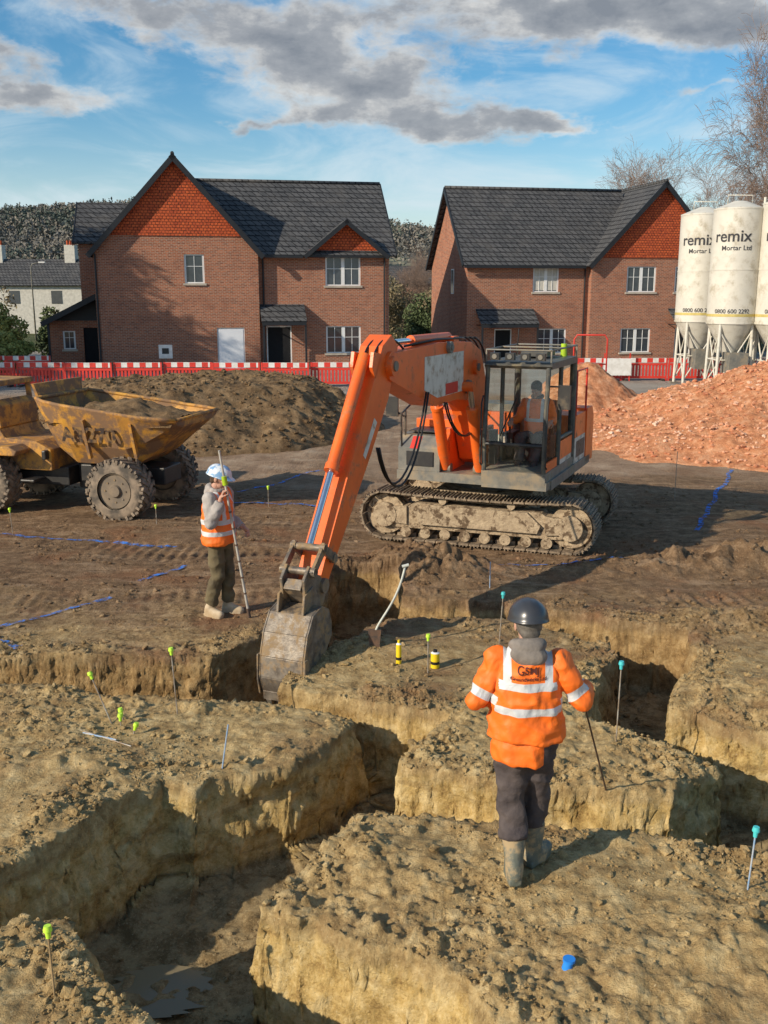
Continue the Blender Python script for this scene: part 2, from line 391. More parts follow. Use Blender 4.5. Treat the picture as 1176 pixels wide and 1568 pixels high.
HOOD=mk('grey_hood',(.24,.21,.185),(.16,.14,.125),scale=9,rough=.95,bump=.4,bscale=60)
SLEEVE=mk('grey_sleeve',(.42,.38,.35),(.32,.29,.27),scale=9,rough=.95,bump=.4,bscale=60)
GLOVE=mk('work_glove',(.16,.14,.12),(.25,.21,.17),scale=20,rough=.8)
def person(name,loc,rz,J,P):
    e=empty(name,loc,rz); V=Vector
    mb=MB(); t=TROU
    hz=P['hz']; cx,cy=P.get('pel',(0,0)); tr=P.get('tr',1.0)
    mb.loft([(hz-.07,cx,cy,.14*tr,.11*tr),(hz,cx,cy,.17*tr,.13*tr),(hz+.08,cx,cy,.165,.12),(hz+.16,cx,cy,.15,.11)],t)
    for s in 'LR':
        h,k,a=J['hip'+s],J['knee'+s],J['ank'+s]
        end=V(a).lerp(V(k),P['boot']-.08 if P['boot']>.3 else .12)
        mb.cap(h,k,.100*tr,.082*tr,t); mb.cyl(V(k),end,.082*tr,.074*tr,t,16); mb.ell(V(k),.082*tr,t)
    remesh(mb,'trousers',e,.009,[P['trou']],it=3,fold=.016)
    mb=MB()
    for s in 'LR':
        k,a,to=V(J['knee'+s]),V(J['ank'+s]),V(J['toe'+s])
        top=a.lerp(k,P['boot'])
        big=P['boot']>.3
        mb.cyl(top,a,.076 if big else .055,.058 if big else .050,t,18)
        heel=V((a.x,a.y,to.z))-(to-a).normalized()*.025; heel.z=to.z
        mb.cap(a,heel+V((0,0,.01)),.058,.048,t); 
        mid=heel.lerp(to,.62); mb.cap(heel,mid,.046,.054,t); mb.cap(mid,to,.054,.045,t); mb.cap(a-V((0,0,.02)),mid,.056,.050,t)
        d_=(to-heel); d_.z=0; d_.normalize(); sd_=V((d_.y,-d_.x,0))
        pr=[heel-d_*.04+sd_*.04,heel-d_*.04-sd_*.04,mid-sd_*.056,to+d_*.015-sd_*.04,to+d_*.04,to+d_*.015+sd_*.04,mid+sd_*.056]
        n=len(pr); mb.add([(q.x,q.y,to.z-.045) for q in pr]+[(q.x,q.y,to.z-.012) for q in pr],[tuple(range(n)),tuple(range(n,2*n))]+[(i,(i+1)%n,n+(i+1)%n,n+i) for i in range(n)],t)
    remesh(mb,'boots',e,.007,[P['bootm']],it=2,fold=.004)
    mb=MB()
    mb.loft([(z+P.get('tz',0),x,y,a,b) for z,x,y,a,b in P['torso']],t,28)
    for s in 'LR':
        sh,el,wr=J['sh'+s],J['el'+s],J['wr'+s]; r_=P.get('ar',1.0)
        mb.cap(sh,el,.080*r_,.066*r_,t); mb.ell(el,.066*r_,t); mb.cyl(el,wr,.064*r_,.055*r_,t,16)
    def cls(c):
        idx=np.zeros(len(c))
        for i,s in enumerate('LR'):
            d=np.minimum(seg_d(c,J['sh'+s],J['el'+s]),seg_d(c,J['el'+s],J['wr'+s]))
            sg=-1 if s=='L' else 1
            idx=np.where((d<.125)&(sg*(c[:,0]-P.get('tcx',0))>P.get('shx',.175)),i+1,idx)
            d2=seg_d(c,J['el'+s],J['wr'+s]); idx=np.where(d2<.075,i+1,idx)
        return idx
    remesh(mb,'jacket',e,.008,P['jmats'],cls,it=2,fold=P.get('fold',.012))
    nc=V(P['neck'])
    mb=MB()
    for i in range(12):
        a=2*math.pi*i/12; b=2*math.pi*(i+1)/12
        f=lambda q:nc+V((.085*math.cos(q),.075*math.sin(q)-.01,.02-.045*math.sin(q)*.4))
        r=.030+.018*max(0,-math.sin(a)) if P['hoodr'] else .02
        mb.cap(f(a),f(b),r,r,t,10)
    if P['hoodr']: mb.ell(nc+V((0,-.085,-.02)),(.12,.05,.07),t)
    remesh(mb,'collar',e,.007,[P['hoodm']],it=3,fold=.009)
    return e
# walking away: weight on the left leg, right foot swung forward and turned out
JL=dict(hipL=(-.075,.0,.92),kneeL=(-.07,.02,.50),ankL=(-.045,-.12,.11),toeL=(-.055,.04,.045),
        hipR=(.08,0,.92),kneeR=(.085,.11,.51),ankR=(.085,.10,.11),toeR=(.18,.22,.045),
        shL=(-.180,.0,1.445),elL=(-.315,-.05,1.185),wrL=(-.20,.17,1.13),
        shR=(.180,.0,1.445),elR=(.335,-.03,1.215),wrR=(.38,.21,1.17))
def adir(a,b): return (Vector(b)-Vector(a)).normalized()
hj=[hivis('hi_vis_torso',[(1.325,.026),(1.165,.026)],(.125,1.325)),
    hivis('hi_vis_sleeve_l',(),None,[(JL['shL'],adir(JL['shL'],JL['elL']),.225,.028),]),
    hivis('hi_vis_sleeve_r',(),None,[(JL['shR'],adir(JL['shR'],JL['elR']),.225,.028),])]
w1=person('groundworker',(.88,5.68,.0),R(-4),JL,dict(hz=.90,trou=TROU,boot=.50,bootm=BOOTG,jmats=hj,neck=(0,-.005,1.53),hoodr=True,hoodm=HOOD,ar=.96,tr=1.08,
   torso=[(.955,0,0,.245,.175),(.97,0,0,.245,.175),(1.12,0,0,.228,.165),(1.28,0,-.005,.215,.155),(1.40,0,-.005,.200,.14),(1.47,0,0,.160,.11),(1.53,0,0,.085,.08)],fold=.019))
mb=MB(); mb.loft([(.80,0,0,.195,.155),(.82,0,0,.20,.16),(.90,0,0,.20,.155),(1.02,0,0,.17,.13)],TROU,24)
remesh(mb,'shirt_hem',w1,.009,[hivis('hi_vis_shirt'),TROU],lambda c:((c[:,0]>.11)).astype(int),it=2,fold=.014)
head('head',w1,(0,.02,1.665),R(8),R(-8),SKIN,HAIRG,HELMD)
hand('hand_left',w1,(-.185,.215,1.125),(.35,.9,.1),(.8,-.3,.4),1,GLOVE)
hR=Vector((.39,.25,1.165))
hand('hand_right',w1,hR,(.25,.95,-.1),(-.75,.2,-.3),-1,GLOVE,1.25)
def back_text(txt,size,z,mat,parent,jacket):
    cu=bpy.data.curves.new('t','FONT'); cu.body=txt; cu.size=size; cu.align_x='CENTER'; cu.offset=.0008
    to=bpy.data.objects.new('t',cu); sc.collection.objects.link(to)
    dg=bpy.context.evaluated_depsgraph_get(); dg.update(); me=bpy.data.meshes.new_from_object(to.evaluated_get(dg)); bpy.data.objects.remove(to)
    b=bmesh.new(); b.from_mesh(me); bmesh.ops.subdivide_edges(b,edges=[e for e in b.edges if e.calc_length()>.01],cuts=2); b.to_mesh(me); b.free()
    for v in me.vertices:
        x,zz=v.co.x,v.co.y+z
        ok,hit,nn,_=jacket.ray_cast(Vector((x,-1,zz)),Vector((0,1,0)))
        v.co=(x,(hit.y if ok else -.15)-.007,zz)
    me.materials.append(mat); o=bpy.data.objects.new('back_lettering',me); sc.collection.objects.link(o); o.parent=parent
jk=[c for c in w1.children if c.name.startswith('jacket')][0]
NAVY=mk('navy_print',(.12,.03,.02),bump=0)
back_text('GSMJ',.062,1.408,NAVY,w1,jk); back_text('Groundworks Ltd',.030,1.372,NAVY,w1,jk)
mb=MB(); RODM=mk('steel_rod',(.10,.08,.07),(.2,.12,.08),scale=20,rough=.6,metal=.5)
hw=Vector((.88,5.68,0))+Matrix.Rotation(R(-4),3,'Z')@(hR+Vector((.0,.085,-.02)))
base=Vector((1.74,6.95,-.12)); dd=(hw-base).normalized()
mb.cyl(base,hw+dd*.36,.007,.006,RODM,8); mb.cyl(hw+dd*.30,hw+dd*.36,.013,.013,RODM,8)
mb.build('ranging_rod')
J2=dict(hipL=(-.085,0,.90),kneeL=(-.09,.05,.49),ankL=(-.10,.02,.10),toeL=(-.12,.18,.04),
        hipR=(.085,0,.90),kneeR=(.09,.02,.49),ankR=(.10,-.10,.10),toeR=(.13,.06,.04),
        shL=(-.175,.01,1.43),elL=(-.22,.03,1.15),wrL=(-.15,.22,1.05),
        shR=(.175,.01,1.43),elR=(.29,.08,1.17),wrR=(.22,.17,1.41))
hj2=[hivis('hi_vis_vest',[(1.15,.028),(1.02,.026)],(.115,1.15)),SLEEVE,SLEEVE]
w2=person('surveyor',(-1.92,11.06,.0),R(-112),J2,dict(hz=.88,trou=TROUO,boot=.22,bootm=BOOTB,jmats=hj2,neck=(0,0,1.49),hoodr=True,hoodm=SLEEVE,ar=1.0,
   torso=[(.885,0,0,.235,.185),(.90,0,0,.235,.185),(1.12,0,0,.215,.175),(1.28,0,0,.21,.165),(1.38,0,0,.195,.145),(1.45,0,0,.15,.11),(1.51,0,0,.08,.07)],fold=.014))
head('head',w2,(0,.03,1.635),R(6),R(-14),SKIN,HAIR,HELMW)
hand('hand_left',w2,(-.14,.25,1.045),(.2,.85,-.4),(.7,-.2,-.5),1,SKIN)
hand('hand_right',w2,(.215,.18,1.455),(-.1,.35,.9),(-.5,.9,-.1),-1,SKIN,1.2)
mb=MB(); POLE=mk('staff_grey',(.50,.48,.43),(.33,.30,.26),scale=6,rough=.5)
hp=Vector((-1.92,11.06,0))+Matrix.Rotation(R(-112),3,'Z')@Vector((.185,.24,1.51))
pb=Vector((-1.575,10.93,0)); dp=(hp-pb).normalized()
mb.cyl(pb,hp+dp*.50,.016,.013,POLE,10); mb.cyl(pb,pb+dp*.12,.02,.02,RODM,10)
for k in range(7): mb.cyl(pb+dp*(.3+.2*k),pb+dp*(.32+.2*k),.0175,.0175,RODM,10)
LIME0=mk('lime_plastic0',(.45,.65,.03),rough=.4,bump=0)
mb.cyl(hp+dp*.1,hp+dp*.2,.03,.03,LIME0,12); mb.build('survey_staff')

# ------------------------------------------------------------------ excavator
EX=empty('excavator',(1.75,15.35,0))
ta=R(-20)
for side,nm in ((-1,'track_near'),(1,'track_far')):
    mb=MB(); L=1.42; r=.36; zc=.41; yc=side*.98
    per=2*(2*L)+2*math.pi*r; n=46
    def path(s):
        s%=per
        if s<2*L: return (-L+s, zc+r-.035*math.sin(math.pi*s/(2*L))),0
        s-=2*L
        if s<math.pi*r: a=s/r; return (L+r*math.sin(a),zc+r*math.cos(a)),-a
        s-=math.pi*r
        if s<2*L: return (L-s,zc-r),math.pi
        s-=2*L; a=s/r; return (-L-r*math.sin(a),zc-r*math.cos(a)),math.pi-a
    for i in range(n):
        (x,z),a=path(per*i/n+.02)
        rot=Matrix.Rotation(-a,3,'Y')
        mb.box((x,yc,z),(.158,.52,.028),TRACKM,rot)
        for g in (-.052,.0,.052): mb.box(Vector((x,yc,z))+rot@Vector((g,0,.024)),(.016,.52,.026),TRACKM,rot)
        mb.box(Vector((x,yc,z))+rot@Vector((0,0,-.04)),(.13,.16,.06),TRACKM,rot)
    mb.prism([(-1.25,.22),(1.3,.22),(1.35,.34),(1.0,.60),(-.9,.62),(-1.3,.45)],yc-.17,yc+.17,MUDM)
    mb.prism([(-.85,.30),(.95,.30),(1.0,.42),(.8,.60),(-.7,.61),(-.95,.50)],yc-.235,yc+.235,MUDM)
    for x,rr in ((L,.31),(-L,.31)):
        mb.cyl((x,yc-.13,zc),(x,yc+.13,zc),rr,rr,MUDM,28); mb.cyl((x,yc-.22,zc),(x,yc+.22,zc),.19,.17,MUDM,20)
        mb.prism([(x*.75,zc-.13),(x*1.02,zc-.1),(x*1.02,zc+.12),(x*.75,zc+.15)],yc-.21,yc+.21,MUDM)
    for k in range(8): 
        x=-1.08+k*.31; mb.cyl((x,yc-.2,.16),(x,yc+.2,.16),.085,.085,MUDM,16)
    for x in (-.5,.55): mb.cyl((x,yc-.2,.68),(x,yc+.2,.68),.06,.06,MUDM,14)
    mb.build(nm,EX,rz=ta,bevel=0)
mb=MB(); mb.bx(-.75,.75,-.85,.85,.42,.78,MUDM); mb.cyl((0,0,.75),(0,0,.97),.62,.60,BLACKM,32)
mb.build('undercarriage_frame',EX,rz=ta,bevel=.02)
UR=R(-113)
mb=MB()
mb.bx(-1.55,1.15,-1.2,1.2,.96,1.10,GREYM)
mb.bx(1.15,1.38,.22,1.18,.98,1.10,GREYM)
mb.prism([(-1.75,1.0),(-1.2,1.0),(-1.2,1.9),(-1.6,1.9),(-1.75,1.75)],-1.2,1.2,ORANGE)
mb.bx(-1.2,-.42,-1.18,1.18,1.10,1.50,WHITEP)
mb.bx(-1.2,-.42,-1.18,1.18,1.502,1.86,ORANGE)
mb.bx(-1.1,-.55,-.7,.7,1.862,1.98,GREYM)
mb.bx(-.42,.35,-1.19,-.50,1.10,1.80,ORANGE)
mb.prism([(.35,1.10),(1.12,1.10),(1.12,1.45),(.95,1.62),(.35,1.66)],-1.19,-.52,GREYM)
mb.bx(.5,1.0,-1.196,-1.190,1.2,1.5,REDM)
mb.bx(1.122,1.14,-1.05,-.62,1.18,1.40,BLACKM)
mb.prism([(1.124,1.44),(1.130,1.44),(.97,1.605),(.955,1.60)],-1.0,-.85,REDM)
mb.bx(.36,.9,-1.1,-.6,1.662,1.68,BLACKM)
mb.cyl((-.9,-.75,1.9),(-.9,-.75,2.35),.055,.05,BLACKM,14)
for y in(-1.14,-.6):
    mb.tube([(.95,y,1.6),(.95,y,2.0),(.4,y,2.15),(-.3,y,2.15),(-.3,y,1.8)],.016,BLACKM)
mb.tube([(1.1,-1.14,1.4),(1.13,-1.14,1.95),(.95,-1.14,2.0)],.016,BLACKM)
mb.box((1.05,-1.32,2.05),(.03,.20,.30),BLACKM); mb.tube([(1.0,-1.14,1.9),(1.05,-1.3,2.0)],.014,BLACKM)
mb.tube([(-.45,1.17,1.85),(-.45,1.17,2.55),(-1.2,1.17,2.55),(-1.2,1.17,1.85)],.017,REDM)
for k in range(7): mb.bx(-1.12+k*.09,-1.07+k*.09,1.181,1.186,1.18,1.44,BLACKM)
mb.bx(.28,1.0,-.46,-.40,1.1,1.75,ORANGE); mb.bx(.28,1.0,0.0,.06,1.1,1.75,ORANGE)
mb.build('upper_structure',EX,rz=UR,bevel=.02)
mb=MB(); x0,x1,y0,y1,z0,z1=-.38,1.38,.22,1.16,1.03,2.76
def bar(a,b,w=.06,m=BLACKM): mb.cyl(a,b,w*.62,w*.62,m,8)
fx=x1-.12
mb.prism([(x0,z0),(x1,z0),(x1+.02,z0+.20),(x0,z0+.20)],y0,y1,GREYM)
mb.prism([(x0,z1-.07),(fx-.02,z1-.07),(fx+.03,z1-.03),(fx-.05,z1+.02),(x0+.05,z1+.03),(x0,z1)],y0-.02,y1+.02,CABM)
for y in(y0+.03,y1-.03):
    bar((x1-.01,y,z0+.2),(x1,y,1.75),.055,CABM); bar((x1,y,1.75),(fx,y,z1-.05),.055,CABM); bar((x0+.03,y,z0+.2),(x0+.03,y,z1-.05),.09,CABM)
    bar((.52,y,z0+.2),(.50,y,z1-.05),.055,CABM); bar((x0,y,1.62),(.5,y,1.62),.05,CABM)
bar((x1-.005,y0,1.62),(x1-.005,y1,1.62),.045); bar((x0,y0,z1-.06),(x0,y1,z1-.06),.06)
mb.bx(x0,.5,y1-.055,y1-.005,z0+.2,1.30,WHITEP); mb.bx(x0,.5,y1-.055,y1-.004,1.302,1.58,ORANGE); mb.bx(x0,.5,y0+.005,y0+.05,z0+.2,1.45,CABM)
mb.bx(x0,x0+.04,y0,y1,z0+.2,1.5,CABM)
mb.bx(.62,1.30,y1-.045,y1-.015,z0+.2,1.36,ORANGE)
mb.bx(-.25,.30,.42,.96,1.22,1.50,BLACKM); mb.box((-.24,.69,1.80),(.11,.44,.62),BLACKM,Matrix.Rotation(R(-8),3,'Y'))
mb.bx(.02,.40,.30,.40,1.3,1.66,BLACKM); mb.bx(.02,.40,.98,1.06,1.3,1.66,BLACKM)
mb.cyl((.38,.35,1.65),(.42,.36,1.86),.014,.02,BLACKM); mb.cyl((.38,1.02,1.65),(.42,1.01,1.86),.014,.02,BLACKM)
mb.bx(1.12,1.25,.28,.38,1.3,1.8,BLACKM)
for y in(y0,y1): mb.tube([(x0,y,z1+.02),(x0,y,z1+.19),(fx,y,z1+.19),(fx,y,z1+.02)],.013,GREYM)
for x in(fx,x0,.45): mb.tube([(x,y0,z1+.19),(x,y1,z1+.19)],.013,GREYM)
for y in(.36,.58,.80,1.02): mb.box((fx+.03,y,z1+.10),(.09,.13,.10),BLACKM); mb.cyl((fx+.075,y,z1+.10),(fx+.085,y,z1+.10),.035,.035,GREYM,14)
mb.box((.2,.7,z1+.09),(.5,.4,.07),CABM); mb.cyl((-.2,1.0,z1+.03),(-.2,1.0,z1+.22),.05,.045,LIME0,14)
mb.tube([(.3,.4,z1+.05),(.3,.42,z1+.45)],.008,HOSE)
for y in(y0-.01,y1+.01):
    mb.tube([(x1-.02,y,1.3),(x1+.06,y,1.35),(x1+.03,y,2.2),(x1-.05,y,2.3)],.012,BLACKM)
mb.box((1.15,1.34,2.30),(.05,.17,.34),BLACKM); mb.tube([(1.2,1.14,2.45),(1.15,1.33,2.45)],.012,BLACKM)
mb.tube([(x1+.05,.5,1.75),(x1+.04,.72,2.3)],.010,HOSE)
mb.build('cab',EX,rz=UR,bevel=.008)
mb=MB()
q=lambda a,b,c,d: mb.add([a,b,c,d],[(0,1,2,3)],CABG)
q((x1,y0+.05,1.66),(x1,y1-.05,1.66),(fx+.01,y1-.05,z1-.08),(fx+.01,y0+.05,z1-.08))
q((x1,y0+.05,1.25),(x1,y1-.05,1.25),(x1,y1-.05,1.60),(x1,y0+.05,1.60))
for y in(y0+.03,y1-.03):
    q((.54,y,1.38),(x1-.04,y,1.38),(fx-.03,y,z1-.08),(.53,y,z1-.08)); q((x0+.06,y,1.66),(.48,y,1.66),(.48,y,z1-.08),(x0+.06,y,z1-.08))
q((x0+.02,y0+.06,1.5),(x0+.02,y1-.06,1.5),(x0+.02,y1-.06,z1-.1),(x0+.02,y0+.06,z1-.1))
mb.build('cab_glazing',EX,rz=UR)
yb=-.2
mb=MB()
boom=[(.22,1.30),(.42,1.16),(.62,1.25),(1.02,2.02),(1.30,2.22),(1.75,2.28),(2.7,2.28),(3.5,2.52),(4.22,2.74),(4.33,2.90),(4.22,3.04),(3.6,3.06),(2.5,3.10),(1.2,3.05),(.72,2.90),(.48,2.5),(.32,1.9)]
mb.prism(boom,yb-.17,yb+.17,ORANGE)
for s in(-1,1):
    y=yb+s*.173
    mb.prism([(1.55,2.38),(2.62,2.38),(3.1,2.52),(3.1,2.94),(1.55,2.94)],min(y,y-s*.002),max(y,y+s*.004),WHITEP)
    mb.prism([(1.8,2.39),(2.3,2.39),(2.3,2.54),(1.8,2.54)],min(y+s*.006,y+s*.003),max(y+s*.006,y+s*.009),REDM)
    for p,rr in (((.42,1.32),.12),((1.02,2.68),.11),((1.36,2.42),.1),((4.2,2.90),.12),((2.2,3.02),.08)):
        mb.cyl((p[0],yb+s*.15,p[1]),(p[0],yb+s*.225,p[1]),rr,rr,ORANGE if rr>.1 else GREYM,20); mb.cyl((p[0],yb+s*.22,p[1]),(p[0],yb+s*.245,p[1]),rr*.5,rr*.5,GREYM,14)
    a=Vector((.98,yb+s*.27,1.16)); b=Vector((1.55,yb+s*.27,2.44)); m_=a.lerp(b,.72)
    mb.cyl(a,m_,.085,.085,ORANGE,18); mb.cyl(m_,m_+(b-a).normalized()*.05,.095,.095,ORANGE,18); mb.cyl(m_,b,.045,.045,CHROME,16)
    mb.cyl((b.x,yb,b.z),(b.x,yb+s*.34,b.z),.07,.07,ORANGE,16); mb.cyl((a.x,yb+s*.18,a.z),(a.x,yb+s*.36,a.z),.07,.07,GREYM,16)
mb.build('boom',EX,rz=UR,bevel=.018)
mb=MB()
A=Vector((4.18,0,2.95)); B=Vector((6.0,0,.72)); dr=(B-A).normalized(); nn=Vector((-dr.z,0,dr.x)); nn=nn if nn.x>0 else -nn
def S(al,n_,y=yb): v=A+dr*al+nn*n_; return Vector((v.x,y,v.z))
Ls=(B-A).length
poly=[(-.30,-.10),(-.28,.14),(-.02,.27),(.5,.22),(Ls-.25,.11),(Ls+.08,.08),(Ls+.10,-.08),(Ls-.3,-.11),(1.1,-.23),(.35,-.25),(.0,-.18)]
mb.prism([(S(a,b).x,S(a,b).z) for a,b in poly],yb-.14,yb+.14,ORANGE)
a=Vector((1.75,yb,3.14)); b=S(-.26,.0); m_=a.lerp(b,.62); mb.cyl(a,m_,.065,.065,ORANGE,18); mb.cyl(m_,b,.035,.035,CHROME,16)
mb.box((1.75,yb,3.09),(.22,.26,.12),ORANGE)
a=S(.18,.36); b=S(Ls-.34,.27); m_=a.lerp(b,.62)
mb.cyl(a,m_,.070,.068,ORANGE,18); mb.cyl(m_-(b-a).normalized()*.06,m_+(b-a).normalized()*.02,.082,.082,ORANGE,18); mb.cyl(m_,b,.036,.036,CHROME,16)
for s in(-1,1):
    y=yb+s*.10
    p=[S(.05,.22),S(.18,.43),S(.34,.36),S(.40,.20)]; mb.prism([(v.x,v.z) for v in p],min(y,y+s*.04),max(y,y+s*.04),ORANGE)
    for al,rr in((.0,.12),(Ls-.02,.08),(Ls-.36,.05)): mb.cyl(S(al,0,yb),S(al,0,yb+s*.18),rr,rr,ORANGE if al<1 else STEELB,18)
    y2=yb+s*.17; p1=S(Ls-.34,.0,y2); p2=S(Ls-.32,.28,y2); p3=S(Ls-.02,.34,y2)
    for u,v in((p1,p2),(p2,p3)):
        d_=(v-u).normalized(); n2=Vector((-d_.z,0,d_.x))*.045
        mb.prism([((u-d_*.04+n2).x,(u-d_*.04+n2).z),((v+d_*.04+n2).x,(v+d_*.04+n2).z),((v+d_*.04-n2).x,(v+d_*.04-n2).z),((u-d_*.04-n2).x,(u-d_*.04-n2).z)],y2-.018,y2+.018,STEELB)
    for pp in(p1,p2,p3): mb.cyl(pp-Vector((0,.03,0)),pp+Vector((0,.03,0)),.05,.05,STEELB,16)
mb.cyl(S(Ls-.32,.28,yb-.2),S(Ls-.32,.28,yb+.2),.04,.04,STEELB,14); mb.cyl(S(Ls-.02,.34,yb-.2),S(Ls-.02,.34,yb+.2),.04,.04,STEELB,14)
mb.prism([(S(x,y).x,S(x,y).z) for x,y in((.75,-.14),(1.25,-.12),(1.25,-.04),(.75,-.04))],yb+.141,yb+.144,WHITEP)
mb.build('stick',EX,rz=UR,bevel=.014)
mb=MB()
hc=[S(Ls-.08,-.10),S(Ls-.06,.40),S(Ls+.12,.42),S(Ls+.26,.28),S(Ls+.28,-.04),S(Ls+.12,-.14)]
for s in(-1,1):
    y=yb+s*.11; mb.prism([(v.x,v.z) for v in hc],min(y,y+s*.035),max(y,y+s*.035),STEELB)
mb.prism([(S(a,b).x,S(a,b).z) for a,b in((Ls+.08,0),(Ls+.08,.36),(Ls+.20,.36),(Ls+.24,.02))],yb-.10,yb+.10,STEELB)
bo=Vector((6.02,0,.30))
out=[(.0,.02),(.06,.17),(.22,.25),(.42,.20),(.56,.02),(.64,-.22),(.66,-.44),(.61,-.62)]
out=[(bo.x+x*.98,bo.z+z+.05) for x,z in out]
k=len(out); ins=[]
for x,z in out:
    d_=Vector((6.15-x,.02-z)).normalized()*.03; ins.append((x+d_.x,z+d_.y))
W=.24
for i in range(k-1): mb.prism([out[i],out[i+1],ins[i+1],ins[i]],yb-W,yb+W,STEELB)
tx_,tz_=out[-1]
for s in(-1,1):
    y=yb+s*W; mb.prism(out+[(tx_-.14,tz_+.02),(6.24,.0),(6.02,.22)],min(y,y+s*.02),max(y,y+s*.02),STEELB)
    y=yb+s*.13; mb.prism([(6.05,.40),(6.10,.66),(6.24,.80),(6.42,.74),(6.46,.55),(6.26,.58)],min(y,y+s*.03),max(y,y+s*.03),STEELB)
    y=yb+s*(W+.02); mb.prism([(tx_-.02,tz_+.42),(tx_+.05,tz_+.42),(tx_+.06,tz_+.15),(tx_+.02,tz_-.02),(tx_-.14,tz_)],min(y,y+s*.02),max(y,y+s*.02),STEELB)
mb.prism([(tx_-.14,tz_+.02),(tx_+.01,tz_+.02),(tx_,tz_-.08),(tx_-.08,tz_-.08)],yb-W,yb+W,STEELB)
for j in range(4):
    y=yb-W+.03+j*.135; x_=tx_-.09; mb.hexa([(x_,y,tz_-.07),(x_+.10,y,tz_-.07),(x_+.10,y+.07,tz_-.07),(x_,y+.07,tz_-.07),(x_+.03,y+.02,tz_-.2),(x_+.05,y+.02,tz_-.2),(x_+.05,y+.05,tz_-.2),(x_+.03,y+.05,tz_-.2)],STEELB)
mb.build('bucket',EX,rz=UR,bevel=.008)
mb=MB()
def bez(p0,p1,p2,p3,n=16):
    p0,p1,p2,p3=map(Vector,(p0,p1,p2,p3))
    return [p0*(1-t)**3+p1*3*t*(1-t)**2+p2*3*t*t*(1-t)+p3*t**3 for t in [i/n for i in range(n+1)]]
for i in range(2):
    y=yb+.08-.12*i
    mb.tube(bez((3.6,y,3.07),(3.95,y,3.25),(4.3,y,3.28),S(.2,.30,y)),.014,HOSE)
for i in range(4):
    y=yb+.10-.07*i
    mb.tube(bez((.2,y,1.5),(.0,y,2.4),(.2,y,3.05),(.9,y,3.1)),.016,HOSE)
for i in range(2):
    y=yb+.2+.03*i
    mb.tube(bez((3.1,y,2.5),(3.5,y,1.5-.15*i),(4.3,y,1.1),S(1.05,-.20,y)),.014,HOSE)
    mb.tube(bez((1.0,y,1.9),(1.5,y,1.5),(2.2,y,1.9),(2.4,y,2.3)),.013,HOSE)
mb.tube([(1.0,yb,3.08),(1.6,yb+.14,3.12),(2.6,yb+.14,3.14),(3.6,yb+.1,3.10)],.016,HOSE)
mb.build('hydraulic_hoses',EX,rz=UR)
Jo=dict(hipL=(-.09,.0,1.60),kneeL=(-.13,.42,1.62),ankL=(-.12,.55,1.24),toeL=(-.12,.70,1.2),hipR=(.09,0,1.60),kneeR=(.13,.42,1.62),ankR=(.12,.55,1.24),toeR=(.12,.70,1.2),
        shL=(-.18,-.02,2.10),elL=(-.27,.06,1.86),wrL=(-.30,.30,1.86),shR=(.18,-.02,2.10),elR=(.27,.06,1.86),wrR=(.30,.30,1.86))
hv=hivis('operator_vest_sleeves'); ho=[hivis('operator_vest',[(1.86,.026)],(.11,1.86)),hv,hv]
opx=Matrix.Rotation(UR,3,'Z')@Vector((.16,.70,0))
w3=person('excavator_operator',Vector((1.75,15.35,-.03))+opx,UR-R(90),Jo,dict(hz=1.56,trou=TROU,boot=.2,bootm=TROU,jmats=ho,neck=(0,0,2.19),hoodr=False,hoodm=TROU,
   torso=[(1.56,0,0,.18,.14),(1.7,0,0,.18,.14),(1.9,0,0,.19,.14),(2.05,0,0,.19,.125),(2.13,0,0,.15,.1),(2.18,0,0,.08,.07)]))
head('head',w3,(0,.04,2.32),R(-10),R(-22),SKIN,HAIR,HELMD,helm=False)
hand('hand_left',w3,(-.30,.33,1.87),(.1,.9,-.2),(.3,.0,-1),1,SKIN); hand('hand_right',w3,(.30,.33,1.87),(-.1,.9,-.2),(-.3,.0,-1),-1,SKIN)

# ------------------------------------------------------------------ dumper
DU=empty('site_dumper_truck',(-4.20,16.92,0),R(-14))
def wheel(mb,c,r,w):
    x,y,z=c; n=44
    prof=[(-.5,.60),(-.5,.82),(-.44,.94),(-.3,.985),(.3,.985),(.44,.94),(.5,.82),(.5,.60)]
    V=[];F=[]
    for i in range(n):
        t=2*math.pi*i/n
        for a,b in prof: V.append((x+r*b*math.cos(t),y+w*a,z+r*b*math.sin(t)))
    k=len(prof)
    for i in range(n):
        for j in range(k-1): F.append((i*k+j,i*k+j+1,((i+1)%n)*k+j+1,((i+1)%n)*k+j))
    mb.add(V,F,TYRE,True)
    for i in range(22):
        for s in(-1,1):
            t=2*math.pi*(i+(.5 if s>0 else 0))/22
            rot=Matrix.Rotation(-t,3,'Y')@Matrix.Rotation(s*R(32),3,'X')
            mb.box((x+r*.985*math.cos(t),y+s*w*.24,z+r*.985*math.sin(t)),(.04,w*.56,.055),TYRE,rot)
            rot2=Matrix.Rotation(-t,3,'Y'); mb.box((x+r*.94*math.cos(t),y+s*w*.475,z+r*.94*math.sin(t)),(.07,.03,.045),TYRE,rot2)
    mb.cyl((x,y-w*.40,z),(x,y+w*.40,z),r*.61,r*.61,RIM,30)
    for s in(-1,1):
        mb.cyl((x,y+s*w*.38,z),(x,y+s*w*.47,z),r*.60,r*.56,RIM,30,False)
        mb.cyl((x,y+s*w*.40,z),(x,y+s*w*.50,z),r*.22,r*.18,RIM,20)
        for k_ in range(8):
            t=k_*math.pi/4; mb.cyl((x+r*.36*math.cos(t),y+s*w*.40,z+r*.36*math.sin(t)),(x+r*.36*math.cos(t),y+s*w*.43,z+r*.36*math.sin(t)),.016,.016,STEELB,8)
